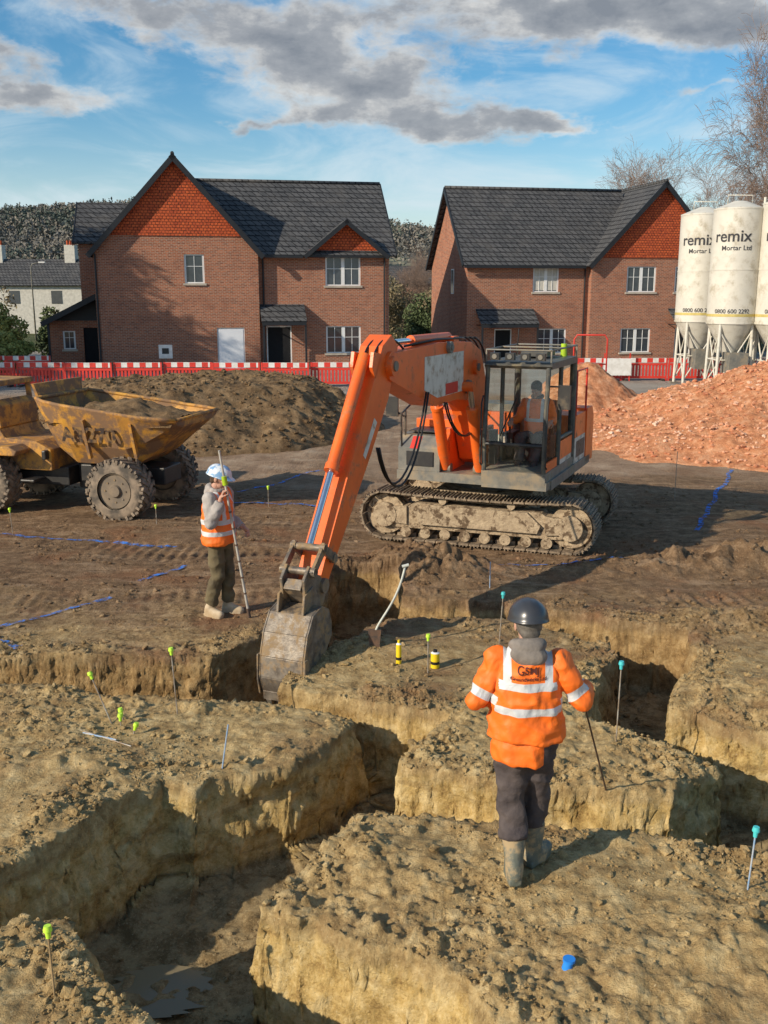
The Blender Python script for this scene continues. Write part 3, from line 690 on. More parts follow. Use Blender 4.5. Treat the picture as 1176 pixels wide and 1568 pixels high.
for nm,x,y in(('wheel_front_right',0,-.86),('wheel_front_left',0,.86),('wheel_rear_right',-2.52,-.86),('wheel_rear_left',-2.52,.86)):
    mb=MB(); wheel(mb,(x,y,.51),.52,.44); mb.build(nm,DU)
mb=MB()
mb.bx(-1.05,.55,-.32,.32,.50,.80,BLACKM); mb.cyl((0,-.7,.51),(0,.7,.51),.12,.12,BLACKM,14); mb.cyl((-2.52,-.7,.51),(-2.52,.7,.51),.12,.12,BLACKM,14)
mb.cyl((-1.12,0,.35),(-1.12,0,1.0),.14,.14,BLACKM,16)
mb.bx(-3.5,-1.25,-.38,.38,.42,.75,BLACKM)
mb.prism([(-3.6,.72),(-1.42,.72),(-1.42,1.08),(-1.7,1.22),(-2.3,1.26),(-2.4,1.42),(-3.55,1.40),(-3.65,1.2)],-.62,.62,YEL)
for s in(-1,1):
    mb.prism([(-3.2,1.02),(-1.85,1.02),(-1.8,1.10),(-1.95,1.18),(-3.1,1.18)],min(s*.622,s*1.05),max(s*.622,s*1.05),YEL)
    mb.bx(-1.88,-1.6,min(s*.55,s*.9),max(s*.55,s*.9),.55,.60,BLACKM)
    mb.cyl((-.7,s*.2,.75),(.25,s*.2,1.02),.06,.06,CHROME,14)
    mb.box((-1.5,s*.64,1.0),(.08,.18,.16),BLACKM)
for x,y in((-2.5,-.58),(-2.5,.58),(-3.4,-.58),(-3.4,.58)): mb.cyl((x,y,1.2),(x-.08*(1 if x>-2.6 else 0),y,2.15),.05,.05,YEL,10)
mb.bx(-3.5,-2.5,-.66,.66,2.12,2.22,YEL)
mb.prism([(-2.55,1.42),(-2.38,1.42),(-2.42,1.80),(-2.55,1.9)],-.58,.58,YEL)
mb.bx(-3.2,-2.8,-.25,.25,1.42,1.62,BLACKM)
mb.build('chassis_and_cab',DU,bevel=.02)
mb=MB()
st=[(-1.50,1.62,.55,1.98,.82),(-1.30,1.15,.62,1.94,.94),(-.95,.90,.66,1.89,1.0),(.10,.88,.66,1.77,1.02),(.40,1.05,.66,1.73,1.0),(.80,1.40,.72,1.70,.95),(1.05,1.58,.70,1.68,.82)]
V=[];F=[]
for x,zb_,hb,zt,ht in st:
    V+=[(x,-ht,zt),(x,-hb-(ht-hb)*.30,zb_+(zt-zb_)*.35),(x,-hb*.8,zb_),(x,hb*.8,zb_),(x,hb+(ht-hb)*.30,zb_+(zt-zb_)*.35),(x,ht,zt)]
for i in range(len(st)-1):
    for j in range(5): F.append((i*6+j,i*6+j+1,(i+1)*6+j+1,(i+1)*6+j))
F.append((0,1,2,3,4,5)); n0=(len(st)-1)*6; F.append((n0+5,n0+4,n0+3,n0+2,n0+1,n0))
mb.add(V,F,YEL); o=mb.build('skip',DU,fixn=False)
sd=o.modifiers.new('s','SOLIDIFY'); sd.thickness=.03; sd.offset=1
mb=MB()
for s in(-1,1):
    mb.tube([(x,s*ht,zt+.01) for x,_,_,zt,ht in st],.032,YEL,8)
    mb.box((-.55,s*.90,1.34),(.05,.08,.70),YEL,Matrix.Rotation(s*R(-16),3,'X'))
    mb.box((.30,s*.88,1.34),(.05,.08,.62),YEL,Matrix.Rotation(s*R(-16),3,'X'))
mb.tube([(-1.50,-.82,1.99),(-1.50,.82,1.99)],.035,YEL,8); mb.tube([(1.05,-.82,1.69),(1.05,.82,1.69)],.03,YEL,8)
mb.hexa([(-1.50,-.6,1.6),(-1.45,-.6,1.6),(-1.45,.6,1.6),(-1.50,.6,1.6),(-1.62,-.75,2.22),(-1.57,-.75,2.22),(-1.57,.75,2.22),(-1.62,.75,2.22)],YEL)
mb.build('skip_rim',DU)
cu=bpy.data.curves.new('t','FONT'); cu.body='AT270'; cu.size=.36; cu.offset=.012
to=bpy.data.objects.new('t',cu); sc.collection.objects.link(to)
dg=bpy.context.evaluated_depsgraph_get(); dg.update(); me=bpy.data.meshes.new_from_object(to.evaluated_get(dg)); bpy.data.objects.remove(to)
me.materials.append(mk('faded_stencil',(.05,.035,.03),(.30,.17,.06),scale=6,bump=0,lo=.45,hi=.6))
ot=bpy.data.objects.new('stencil',me); sc.collection.objects.link(ot); ot.parent=DU
ot.matrix_local=Matrix.Translation((-.98,-.925,1.30))@Matrix.Rotation(R(105),4,'X')
SOILD=soil_mat('dark_spoil',[(.085,.052,.028),(.19,.122,.064),(.33,.225,.125)],.9,.06,3)
gx=np.linspace(-1.42,.98,60); gy=np.linspace(-.92,.92,50); GX,GY=np.meshgrid(gx,gy)
GZ=1.66+.26*np.exp(-((GX+.35)/.8)**2-(GY/.6)**2)+fbm(GX,GY,3,5,4)*.07-.12*np.clip(np.abs(GY)-.7,0,1)*2
idx=np.arange(GX.size).reshape(GX.shape)
FF=np.stack([idx[:-1,:-1],idx[:-1,1:],idx[1:,1:],idx[1:,:-1]],-1).reshape(-1,4)
lo=npmesh('soil_load',np.stack([GX,GY,GZ],-1).reshape(-1,3),FF,[SOILD]); lo.parent=DU

# ------------------------------------------------------------------ ground with foundation trenches
def axis(core0,core1,step,lo,hi,g,steps2=None):
    a=list(np.arange(core0,core1,step))
    if steps2: a+=list(np.arange(core1,steps2[0],steps2[1])); 
    s=steps2[1] if steps2 else step; x=a[-1]
    while x<hi: s*=g; x+=s; a.append(x)
    b=[];s=step;x=a[0]
    while x>lo: s*=(g if steps2 is None else 1.15); x-=s; b.append(x)
    return np.array(b[::-1]+a)
xs=axis(-4.3,4.3,.0165,-1600,1600,1.045); ys=axis(3.9,9.8,.0165,-80,2600,1.035,(14.2,.028))
GX,GY=np.meshgrid(xs,ys)
S_=[
 [(-30,9.4),(-3.76,8.97),(-1.62,8.52),(-.95,8.43),(-.22,8.12),(-.78,7.33),(-1.46,6.92),(-1.77,7.0),(-2.51,5.71),(-3.3,4.3),(-4.6,2),(-30,2)],
 [(-2.15,5.30),(-1.85,5.2),(-1.60,4.75),(-1.20,4.40),(-1.0,3.7),(-1,2),(-3.6,2),(-2.8,4.2)],
 [(-.23,6.5),(-.33,6.1),(-.75,5.36),(.01,5.06),(.4,4.73),(.6,4.35),(.9,3.8),(1.5,2),(30,2),(30,5.3),(4,5.75),(2.62,6.0),(2.0,6.2),(.85,6.35)],
 [(.12,7.35),(.87,7.02),(2.19,6.85),(2.7,7.3),(2.29,7.72),(1.73,8.14),(2.43,9.6),(2.5,10.15),(1.4,10.82),(.1,10.92),(-.62,9.95),(-1.0,8.92),(.07,8.42),(.62,8.2),(.36,7.9)],
 [(2.62,8.25),(2.80,8.75),(3.37,9.85),(3.5,10.7),(30,11),(30,7.2),(4.5,7.35),(3.3,7.75)],
 [(-30,9.95),(-4.03,9.75),(-1.80,9.80),(-1.24,10.6),(-.74,12.1),(-.75,13.2),(.3,13.2),(.25,11.75),(1.38,11.55),(2.8,10.85),(3.5,10.5),(30,10.4),(30,100),(-30,100)],
]
def polysd(px,py,poly):
    d=np.full(px.shape,1e9); ins=np.zeros(px.shape,bool); n=len(poly)
    for i in range(n):
        ax,ay=poly[i];bx_,by_=poly[(i+1)%n]; ex,ey=bx_-ax,by_-ay
        t=np.clip(((px-ax)*ex+(py-ay)*ey)/(ex*ex+ey*ey),0,1)
        d=np.minimum(d,np.hypot(px-ax-t*ex,py-ay-t*ey))
        if ay!=by_:
            c=((ay>py)!=(by_>py))&(px<(bx_-ax)*(py-ay)/(by_-ay)+ax); ins^=c
    return np.where(ins,-d,d)
iy=np.where((ys>2.2)&(ys<15))[0]; ix=np.where(np.abs(xs)<12)[0]
sub=np.ix_(iy,ix); sx=GX[sub];sy=GY[sub]
wx=sx+fbm(sx,sy,1,1.5,3)*.08+fbm(sx,sy,4,5,2)*.028
wy=sy+fbm(sx,sy,11,1.5,3)*.08+fbm(sx,sy,14,5,2)*.028
s=np.full(sx.shape,1e9)
for p in S_: s=np.minimum(s,polysd(wx,wy,p))
gy_,gx_=np.gradient(s,ys[iy],xs[ix]); gn=np.hypot(gx_,gy_)+1e-6; gx_/=gn; gy_/=gn
X=GX.copy();Y=GY.copy()
fade=np.clip((60-GY)/40,0,1)*np.clip((60-np.abs(GX))/40,0,1)
Z=(fbm(GX,GY,2,.35,3)*.05+fbm(GX,GY,5,1.6,4)*.03)*fade
near=np.clip((13-GY)/6,.4,1)*fade
r6=fbm(GX,GY,8,9,5,.65); r6b=fbm(GX,GY,28,7,4,.6,True); r25=fbm(GX,GY,3,30,3,.65)
rpatch=np.clip(fbm(GX,GY,77,.8,3)*1.3+.75,.3,1.4)
Z+=near*rpatch*(r6*.022+r6b*.012+r25*.012)
def bump(cx,cy,rx,ry,h,a=0):
    ca,sa=math.cos(a),math.sin(a); dx=GX-cx;dy=GY-cy
    u=(dx*ca+dy*sa)/rx; v=(-dx*sa+dy*ca)/ry
    return h*np.exp(-(u*u+v*v))*(1+.6*fbm(GX,GY,9,5,4,.6))
Z+=bump(.75,12.7,.7,.45,.32,.3)+bump(.35,13.5,.5,.35,.24)+bump(-.95,13.3,.35,.3,.14)+bump(5.2,13.3,2.2,.45,.28,.15)+bump(4.2,10.9,1.2,.35,.12)+bump(-2.3,6.6,.5,1.0,.06)+bump(3.6,8.4,.8,.5,.14)+bump(2.3,5.0,.9,.35,.09,.4)+bump(-.1,5.9,.3,.5,.09,.9)+bump(0,9.9,.5,.3,.07)+bump(-3.5,7.2,1,.3,.08)+bump(1.9,8.9,.3,.6,.07)
def ruts(ax,ay,bx_,by_,off,w=.24):
    d=np.hypot(bx_-ax,by_-ay); tx,ty=(bx_-ax)/d,(by_-ay)/d
    al=(GX-ax)*tx+(GY-ay)*ty; pe=-(GX-ax)*ty+(GY-ay)*tx+fbm(GX,GY,1,.4,2)*.15
    m=np.exp(-((np.abs(pe)-off)/w)**6)*np.clip(al/.5,0,1)*np.clip((d-al)/.5,0,1)*np.clip(.7+fbm(GX,GY,18,1.1,3),.05,1)
    return m*(-.032+.013*np.sin(al*2*math.pi/.17))
Z+=ruts(-5,12.7,-.9,12.9,1.0)+ruts(2.2,12.3,8,13.0,.9)+ruts(-6,15.6,-1,14.8,1.0)*.9+ruts(-5,11.2,-2.2,11.5,.0)*.5
zs=Z[sub]; D=.86+fbm(sx,sy,21,.8,3)*.05
W=.27; w=.03+.06*np.clip(fbm(sx,sy,31,1.7,3)*.8+.4,0,1)
kk=np.clip(s/W,0,1)
zz=np.where(s<0, zs-.05*np.exp(s/.04)*np.clip(r6[sub]*.8+.4,0,1)+.04*np.exp(-((s+.17)/.10)**2)*np.clip(r6[sub]*2,0,1), zs*(1-kk)-D*kk)
fl=np.clip((s-W)/.05,0,1)
zz=np.where(s>W, -D+fl*(fbm(sx,sy,41,4,4)*.03+fbm(sx,sy,42,14,3)*.022)+.14*np.exp(-(s-W)/.08)*np.clip(fbm(sx,sy,51,3,3)+.5,0,1), zz)
sn=np.where(s<0,s,np.where(s<W,w*kk,s)); sn=np.where(s>=W,s+(w-W)*np.exp(-(s-W)/.12),sn)
disp=np.where(s>0,sn-s,0)
q1=fbm(sx,sy,zz*1.4+3,3.5,2)
blk=np.round(q1*4)/4*.045
rough=blk+fbm(sx,sy,zz*1.5+7,7,4,.68,True)*.028+fbm(sx,sy,zz*1.3+5,26,2,.5,True)*.014
band=np.exp(-((s-.5*W)/(.66*W))**4)
disp=disp+rough*band
X[sub]+=gx_*disp; Y[sub]+=gy_*disp
Z[sub]=zz+band*(fbm(sx,sy,61,12,3,.6,True)*.022)
idx=np.arange(GX.size).reshape(GX.shape)
FF=np.stack([idx[:-1,:-1],idx[:-1,1:],idx[1:,1:],idx[1:,:-1]],-1).reshape(-1,4)
VG=np.stack([X,Y,Z],-1).reshape(-1,3)
GM=ground_mat()
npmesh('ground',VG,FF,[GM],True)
Sfull=np.full(GX.shape,-5.0); Sfull[sub]=s
def hgt(x,y):
    i=min(max(np.searchsorted(ys,y),0),len(ys)-1); j=min(max(np.searchsorted(xs,x),0),len(xs)-1); return float(Z[i,j])
w1.location.z=hgt(.88,5.68)+.0; w2.location.z=hgt(-1.92,11.06)+.0
EX.location.z=-.02
def ico(sub):
    b=bmesh.new(); bmesh.ops.create_icosphere(b,subdivisions=sub,radius=1); v=np.array([q.co[:] for q in b.verts]); f=np.array([[q.index for q in p.verts] for p in b.faces]); b.free(); return v,f
def scatter(name,pts,sizes,mat,sub=1,flat=.7,jag=.28,sink=.25,smooth=False):
    v,f=ico(sub); n=len(pts); k=len(v)
    sc3=sizes[:,None]*np.stack([rng.uniform(.7,1.4,n),rng.uniform(.6,1.2,n),rng.uniform(.5,1,n)*flat],-1)
    a=rng.uniform(0,2*np.pi,n); ca,sa=np.cos(a),np.sin(a); b_=rng.uniform(-.6,.6,n); cb,sb=np.cos(b_),np.sin(b_)
    VV=v[None]*(1+rng.uniform(-jag,jag,(n,k,1)))*sc3[:,None]
    y0=VV[...,1]*cb[:,None]-VV[...,2]*sb[:,None]; z0=VV[...,1]*sb[:,None]+VV[...,2]*cb[:,None]
    x=VV[...,0]*ca[:,None]-y0*sa[:,None]; y=VV[...,0]*sa[:,None]+y0*ca[:,None]
    VV=np.stack([x,y,z0],-1)+pts[:,None]+np.array([0,0,1])*(sizes*sink)[:,None,None]
    FF=(f[None]+(np.arange(n)*k)[:,None,None]).reshape(-1,3)
    return npmesh(name,VV.reshape(-1,3),FF,[mat],smooth)
dA=np.outer(np.gradient(ys),np.gradient(xs))
vis=(GY>4.0)&(GY<19)&(np.abs(GX)<GY*.42+.8)
patch=np.clip(fbm(GX,GY,71,1.3,4,.65)*1.8+.5,0.08,1.4)**1.3
rim=np.where((Sfull<0)&(Sfull>-.35),1.3,0)+np.where(Sfull>W,.45,0)+.4
wt=(vis*dA*patch*rim/np.clip(GY/6,1,3)**1.2); wt[(Sfull>0)&(Sfull<W)]=0; wt=wt.ravel(); wt/=wt.sum()
nC=42000; pick=rng.choice(len(wt),nC,p=wt); sz=.003+.009*rng.random(nC)**1.8
scatter('small_soil_crumbs',VG[pick],sz,GM,1,.9,.4,.3)
nC=5500; pick=rng.choice(len(wt),nC,p=wt); sz=.010+.032*rng.random(nC)**3.2
scatter('soil_clods',VG[pick],sz,GM,1,.85,.30,.25)
m,nt,bs=newmat('puddle_water'); bs.inputs['Base Color'].default_value=(.22,.18,.11,1); bs.inputs['Roughness'].default_value=.15; bs.inputs['Specular IOR Level'].default_value=.35
mb=MB(); nP=40; mb.add([(-1.50+.34*math.cos(2*math.pi*i/nP)*(1+.25*math.sin(3*i)),5.72+.26*math.sin(2*math.pi*i/nP),-.862) for i in range(nP)],[tuple(range(nP))],m); mb.build('puddle')
def pile(name,cx,cy,rx,ry,h,mat,seed,flat=1.0,n=200,amp=.12):
    u=np.linspace(-1.15,1.15,n); U,V=np.meshgrid(u,u)
    r=np.hypot(U,V)+fbm(U,V,seed,2.2,4)*.11
    t=np.clip((1-r)*flat,0,1); z=h*t
    z=np.where(flat>1.1,h*np.sin(np.clip(t,0,1)*math.pi/2),z)
    xx=cx+U*rx;yy=cy+V*ry
    z=z+(fbm(xx,yy,seed+2,1.2,5,.6)*amp+fbm(xx,yy,seed+5,6,3)*amp*.4)*np.clip(t*4,0,1)-.12*(t<=0)
    P=np.stack([xx,yy,z],-1).reshape(-1,3); i=np.arange(U.size).reshape(U.shape)
    npmesh(name,P,np.stack([i[:-1,:-1],i[:-1,1:],i[1:,1:],i[1:,:-1]],-1).reshape(-1,4),[mat]); return P[P[:,2]>.05]
Pm=pile('soil_mound',-5.2,28,5.2,5.0,1.36,SOILD,5,1.9,amp=.14)
RUB=soil_mat('brick_rubble',[(.34,.125,.06),(.60,.26,.125),(.78,.45,.27)],.9,.06,5)
RUB2=soil_mat('rubble_stone',[(.42,.135,.07),(.62,.29,.16),(.78,.60,.46)],.5,.03,1.3)
Pr=pile('rubble_pile',11.0,25.6,6.6,5.4,2.45,RUB,12,1.0,260,.12)
Pr2=pile('rubble_pile',6.35,31,2.4,2.6,1.7,RUB,22,1.05,120,.08)
pk=Pr[rng.integers(0,len(Pr),6500)]; scatter('rubble_stones',pk,.015+.06*rng.random(6500)**2.5,RUB2,1,.8,.25)
pk=Pm[rng.integers(0,len(Pm),2500)]; scatter('mound_clods',pk,.02+.06*rng.random(2500)**3,SOILD,1,.8,.25)
m,nt,bs=newmat('blue_spray_paint'); P=N(nt,'ShaderNodeTexCoord').outputs['Object']
bs.inputs['Base Color'].default_value=(.05,.20,.62,1); bs.inputs['Roughness'].default_value=.8
nt.links.new(MR(nt,NOISE(nt,P,9,5,.75),.42,.60),bs.inputs['Alpha'])
mb=MB()
for a,b in (((-5,9.95),(-3.4,11.7)),((-6.3,15.1),(-3.1,14.15)),((-3.2,12.35),(-2.75,13.1)),((-2.8,18.3),(-1.3,20.6)),((-3.2,17.4),(-1.2,17.0)),((5.0,15.3),(7.5,20.8)),((1.2,13.1),(3.4,13.0)),((-4.2,10.2),(-3.9,9.9))):
    a=Vector(a+(0,));b=Vector(b+(0,));L=(b-a).length;n=int(L/.06);d_=(b-a).normalized();s_=Vector((-d_.y,d_.x,0))*.04
    V=[];F=[]
    for i in range(n+1):
        p=a+d_*L*i/n+s_*fbm(np.array([i*.11]),np.array([L]),0,1,2)[0]*1.0
        for q_ in(p-s_,p+s_): V.append((q_.x,q_.y,hgt(q_.x,q_.y)+.016))
    F=[(2*i,2*i+2,2*i+3,2*i+1) for i in range(n)]
    mb.add(V,F,m)
mb.build('blue_marking_lines',fixn=False)
LIME=mk('lime_cap',(.50,.80,.04),(.56,.86,.08),rough=.4,bump=0); BLUE=mk('blue_plastic',(.02,.22,.70),(.03,.25,.75),rough=.4,bump=0)
TEAL=mk('teal_cap',(.08,.60,.62),rough=.4,bump=0); PIN=mk('pin_steel',(.42,.39,.34),(.25,.18,.12),scale=20,rough=.5,metal=.3); PINB=mk('pin_blue',(.15,.33,.58),(.42,.44,.46),scale=14,rough=.5)
YCAN=mk('yellow_can',(.85,.60,.02),(.8,.55,.02),rough=.4,bump=0)
def pin(x,y,h,dx=0,dy=0,rod=PIN,cap=LIME,nm='marker_pin',r=.006):
    z=hgt(x,y); a=Vector((x,y,z-.03)); b=Vector((x+dx,y+dy,z+h)); d_=(b-a).normalized()
    mb=MB(); mb.cyl(a,b,r,r,rod,8)
    if cap: mb.cyl(b-d_*.035,b+d_*.004,.013,.016,cap,12); mb.cyl(b+d_*.004,b+d_*.012,.024,.024,cap,16); mb.cyl(b+d_*.012,b+d_*.035,.024,.019,cap,16)
    mb.build(nm)
pin(-1.86,8.22,.60,-.03); pin(-2.38,8.0,.42,-.20,.10); pin(-2.30,7.95,.08,0,0); pin(-2.16,7.8,.07,.03); pin(-2.30,8.05,.07,-.02)
pin(-1.30,7.22,.36,.06,.02,PINB,None); pin(1.24,10.0,.55,.03,.0,PIN,TEAL); pin(1.95,7.62,.68,.01,0,PIN,TEAL); pin(2.32,5.58,.40,.02,0,PINB,TEAL)
pin(-1.76,4.55,.38,-.02,.03,mk('pin_tan',(.35,.24,.12)),LIME); pin(.44,9.25,.38,0,0,PIN,LIME)
pin(-5.85,15.0,.40,-.02); pin(-3.72,15.6,.30); pin(-2.3,25,.5,0,0); pin(-1.4,25.5,.4); pin(-2.05,17,.35); pin(1.35,12.0,.35,0,0,PINB,None); pin(5.3,17.5,.9,0,.0,PIN,None)
mb=MB(); z=hgt(1.02,4.78); mb.cyl((1.02,4.78,z-.01),(1.03,4.78,z+.05),.03,.024,BLUE,16); mb.cyl((1.03,4.78,z+.04),(1.03,4.78,z+.055),.035,.035,BLUE,16); mb.build('blue_rebar_cap')
mb=MB(); z=hgt(-2.4,7.7)+.02; mb.cyl((-2.75,7.85,z),(-2.25,7.62,z+.01),.007,.007,PINB,8); mb.cyl((-2.65,7.83,z+.012),(-2.1,7.52,z),.006,.006,PIN,8); mb.build('loose_marker_pins')
for x,y,h,r in((.15,9.42,.25,.028),(.52,9.40,.19,.045)):
    mb=MB(); z=hgt(x,y); mb.cyl((x,y,z),(x,y,z+h*.82),r,r,YCAN,20); mb.cyl((x,y,z+h*.82),(x,y,z+h*.88),r,r*.6,PVC,20); mb.cyl((x,y,z+h*.88),(x,y,z+h),r*.5,r*.45,YCAN if r<.04 else HOSE,16); mb.cyl((x,y,z+.04),(x,y,z+.07),r+.001,r+.001,HOSE,20)
    mb.build('marking_paint_can')
mb=MB(); z=hgt(-.09,9.8)
SHAFT=mk('fibreglass_shaft',(.62,.64,.56),(.45,.46,.42),rough=.5)
mb.tube(bez((-.09,9.8,z+.16),(-.04,9.8,z+.32),(.14,9.84,z+.45),(.22,9.86,z+.85)),.012,SHAFT,8); mb.cyl((.19,9.86,z+.85),(.26,9.86,z+.87),.018,.018,SHAFT,10)
mb.hexa([(-.145,9.79,z-.08),(-.055,9.78,z-.08),(-.055,9.80,z-.08),(-.145,9.81,z-.08),(-.17,9.79,z+.18),(-.03,9.78,z+.18),(-.03,9.80,z+.18),(-.17,9.81,z+.18)],RODM)
mb.build('spade')
# ------------------------------------------------------------------ houses
def wallp(mb,x0,x1,z0,z1,y,holes,mat,rev=.10):
    X_=sorted(set([x0,x1]+[h[0] for h in holes]+[h[1] for h in holes])); Z_=sorted(set([z0,z1]+[h[2] for h in holes]+[h[3] for h in holes]))
    for i in range(len(X_)-1):
        for j in range(len(Z_)-1):
            cx,cz=(X_[i]+X_[i+1])/2,(Z_[j]+Z_[j+1])/2
            if any(h[0]<cx<h[1] and h[2]<cz<h[3] for h in holes): continue
            mb.add([(X_[i],y,Z_[j]),(X_[i+1],y,Z_[j]),(X_[i+1],y,Z_[j+1]),(X_[i],y,Z_[j+1])],[(0,1,2,3)],mat)
    for a,b,c,d in holes:
        for q_ in ([(a,y,c),(a,y+rev,c),(a,y+rev,d),(a,y,d)],[(b,y,c),(b,y,d),(b,y+rev,d),(b,y+rev,c)],[(a,y,d),(a,y+rev,d),(b,y+rev,d),(b,y,d)],[(a,y,c),(b,y,c),(b,y+rev,c),(a,y+rev,c)]):
            mb.add(q_,[(0,1,2,3)],mat)
def window(mb,h,y,blind=False):
    a,b,c,d=h; yy=y+.06; t=.055
    mb.bx(a,b,yy,yy+.05,c,c+t,PVC);mb.bx(a,b,yy,yy+.05,d-t,d,PVC);mb.bx(a,a+t,yy,yy+.05,c+t,d-t,PVC);mb.bx(b-t,b,yy,yy+.05,c+t,d-t,PVC)
    n=2 if b-a>1.1 else 1
    for i in range(1,n): x=a+(b-a)*i/n; mb.bx(x-.05,x+.05,yy-.003,yy+.05,c+t,d-t,PVC)
    for i in range(n):
        xa=a+(b-a)*i/n;xb=a+(b-a)*(i+1)/n
        mb.bx((xa+xb)/2-.012,(xa+xb)/2+.012,yy+.005,yy+.045,c+t,d-t,PVC); zm=(c+d)/2+.12; mb.bx(xa+t,xb-t,yy+.008,yy+.042,zm-.012,zm+.012,PVC)
        mb.bx(xa+t,xa+t+.03,yy-.006,yy+.046,c+t,d-t,PVC); mb.bx(xb-t-.03,xb-t,yy-.006,yy+.046,c+t,d-t,PVC)
    mb.add([(a,yy+.03,c),(b,yy+.03,c),(b,yy+.03,d),(a,yy+.03,d)],[(0,1,2,3)],GLS)
    if blind: mb.add([(a+.1,yy+.026,c+.1),(b-.1,yy+.026,c+.1),(b-.1,yy+.026,d-.1),(a+.1,yy+.026,d-.1)],[(0,1,2,3)],CURT)
    mb.bx(a-.08,b+.08,y-.06,y+.058,c-.10,c-.002,STONE)
def slab(mb,p,th,mat):
    p=[Vector(q) for q in p]; n_=(p[1]-p[0]).cross(p[3]-p[0]).normalized()
    if n_.z<0: n_=-n_
    mb.hexa([q-n_*th for q in p]+p,mat)
def house(name,loc,rz,G,Mn,Dp,ev,rg,rm,wins,doors,porches,tz,pipes,small=None,wing=None,endwin=None,leanto=False):
    e=empty(name,loc,rz); g0,g1=G; m0,m1=Mn; ym=.4; gc=(g0+g1)/2; left_main=m0<g0
    wl=MB(); wn=MB(); rf=MB()
    hg=[w for w in wins+doors if w[0]>=g0 and w[1]<=g1]; hm=[w for w in wins+doors if w not in hg]
    wallp(wl,g0,g1,0,ev,0,[w[:4] for w in hg],BRICK); wallp(wl,m0,m1,0,ev,ym,[w[:4] for w in hm],BRICK)
    sl=(rg-ev)/((g1-g0)/2)
    xa=g0+(tz-ev)/sl; xb=g1-(tz-ev)/sl
    wl.add([(g0,0,ev),(g1,0,ev),(xb,0,tz),(xa,0,tz)],[(0,1,2,3)],BRICK)
    wl.prism([(xa-.05,tz),(xb+.05,tz),(gc,rg)],-.05,.05,TILEH)
    for x in(g0,g1): wl.add([(x,0,0),(x,Dp,0),(x,Dp,ev),(x,0,ev)],[(0,1,2,3)],BRICK)
    mr=ym+(Dp-ym)/2
    for x in(m0,m1): wl.add([(x,ym,0),(x,Dp,0),(x,Dp,ev),(x,mr,rm-.1),(x,ym,ev)],[(0,1,2,3,4)],BRICK)
    x0_,x1_=min(g0,m0),max(g1,m1); wl.add([(x0_,Dp,0),(x1_,Dp,0),(x1_,Dp,ev),(x0_,Dp,ev)],[(0,1,2,3)],BRICK)
    wl.add([(g0,Dp,ev),(g1,Dp,ev),(gc,Dp,rg-.1)],[(0,1,2)],BRICK)
    oh=.32; dz=sl*oh
    slab(rf,[(g0-oh,-.32,ev-dz+.1),(gc,-.32,rg+.1),(gc,Dp+.2,rg+.1),(g0-oh,Dp+.2,ev-dz+.1)],.09,ROOF)
    slab(rf,[(g1+oh,-.32,ev-dz+.1),(gc,-.32,rg+.1),(gc,Dp+.2,rg+.1),(g1+oh,Dp+.2,ev-dz+.1)],.09,ROOF)
    for sx_ in(g0-oh,g1+oh):
        slab(rf,[(sx_,-.40,ev-dz+.09),(gc,-.40,rg+.12),(gc,-.322,rg+.12),(sx_,-.322,ev-dz+.09)],.24,FASC)
    sm_=(rm-ev)/(mr-ym); ex0=(m0-.3) if left_main else gc+.5; ex1=gc-.5 if left_main else m1+.3
    slab(rf,[(ex0,ym-oh,ev-sm_*oh+.1),(ex1,ym-oh,ev-sm_*oh+.1),(ex1,mr,rm+.1),(ex0,mr,rm+.1)],.09,ROOF)
    slab(rf,[(ex0,Dp+oh,ev-sm_*oh+.1),(ex1,Dp+oh,ev-sm_*oh+.1),(ex1,mr,rm+.1),(ex0,mr,rm+.1)],.09,ROOF)
    xe=ex0 if left_main else ex1; d_=-.06 if left_main else .06
    for yy in(ym-oh,Dp+oh):
        slab(rf,[(xe,yy,ev-sm_*oh+.12),(xe,mr,rm+.13),(xe+d_,mr,rm+.13),(xe+d_,yy,ev-sm_*oh+.12)],.22,FASC)
    rf.tube([(ex0,mr,rm+.12),(ex1,mr,rm+.12)],.09,ROOF,8); rf.tube([(gc,-.36,rg+.12),(gc,Dp,rg+.12)],.09,ROOF,8)
    ga,gb=(ex0,g0-oh) if left_main else (g1+oh,ex1)
    if not small: rf.bx(ga,gb,ym-oh-.11,ym-oh,ev-sm_*oh-.06,ev-sm_*oh+.06,FASC)
    for x in pipes: rf.cyl((x[0],x[1],0),(x[0],x[1],ev-.2),.045,.045,FASC,8)
    rf.bx(m0 if left_main else g1,g0 if left_main else m1,ym-.02,ym-oh+.01,ev-.30,ev-.20,FASC)
    if small:
        a,b,zt=small; c=(a+b)/2
        wl.prism([(a+.15,ev),(b-.15,ev),(c,zt-.15)],ym-.06,ym-.003,TILEH)
        yb_=ym+(zt-ev)/sm_+.3
        for x in(a-.1,b+.1): slab(rf,[(x,ym-.45,ev-.22),(c,ym-.45,zt),(c,yb_,zt),(x,yb_,ev-.22)],.09,ROOF); slab(rf,[(x,ym-.52,ev-.22),(c,ym-.52,zt+.02),(c,ym-.452,zt+.02),(x,ym-.452,ev-.22)],.2,FASC)
        rf.bx(ga,a-.1,ym-oh-.11,ym-oh,ev-sm_*oh-.06,ev-sm_*oh+.06,FASC)
    for w in wins: window(wn,w[:4],0 if w in hg else ym,len(w)>4 and w[4]=='b')
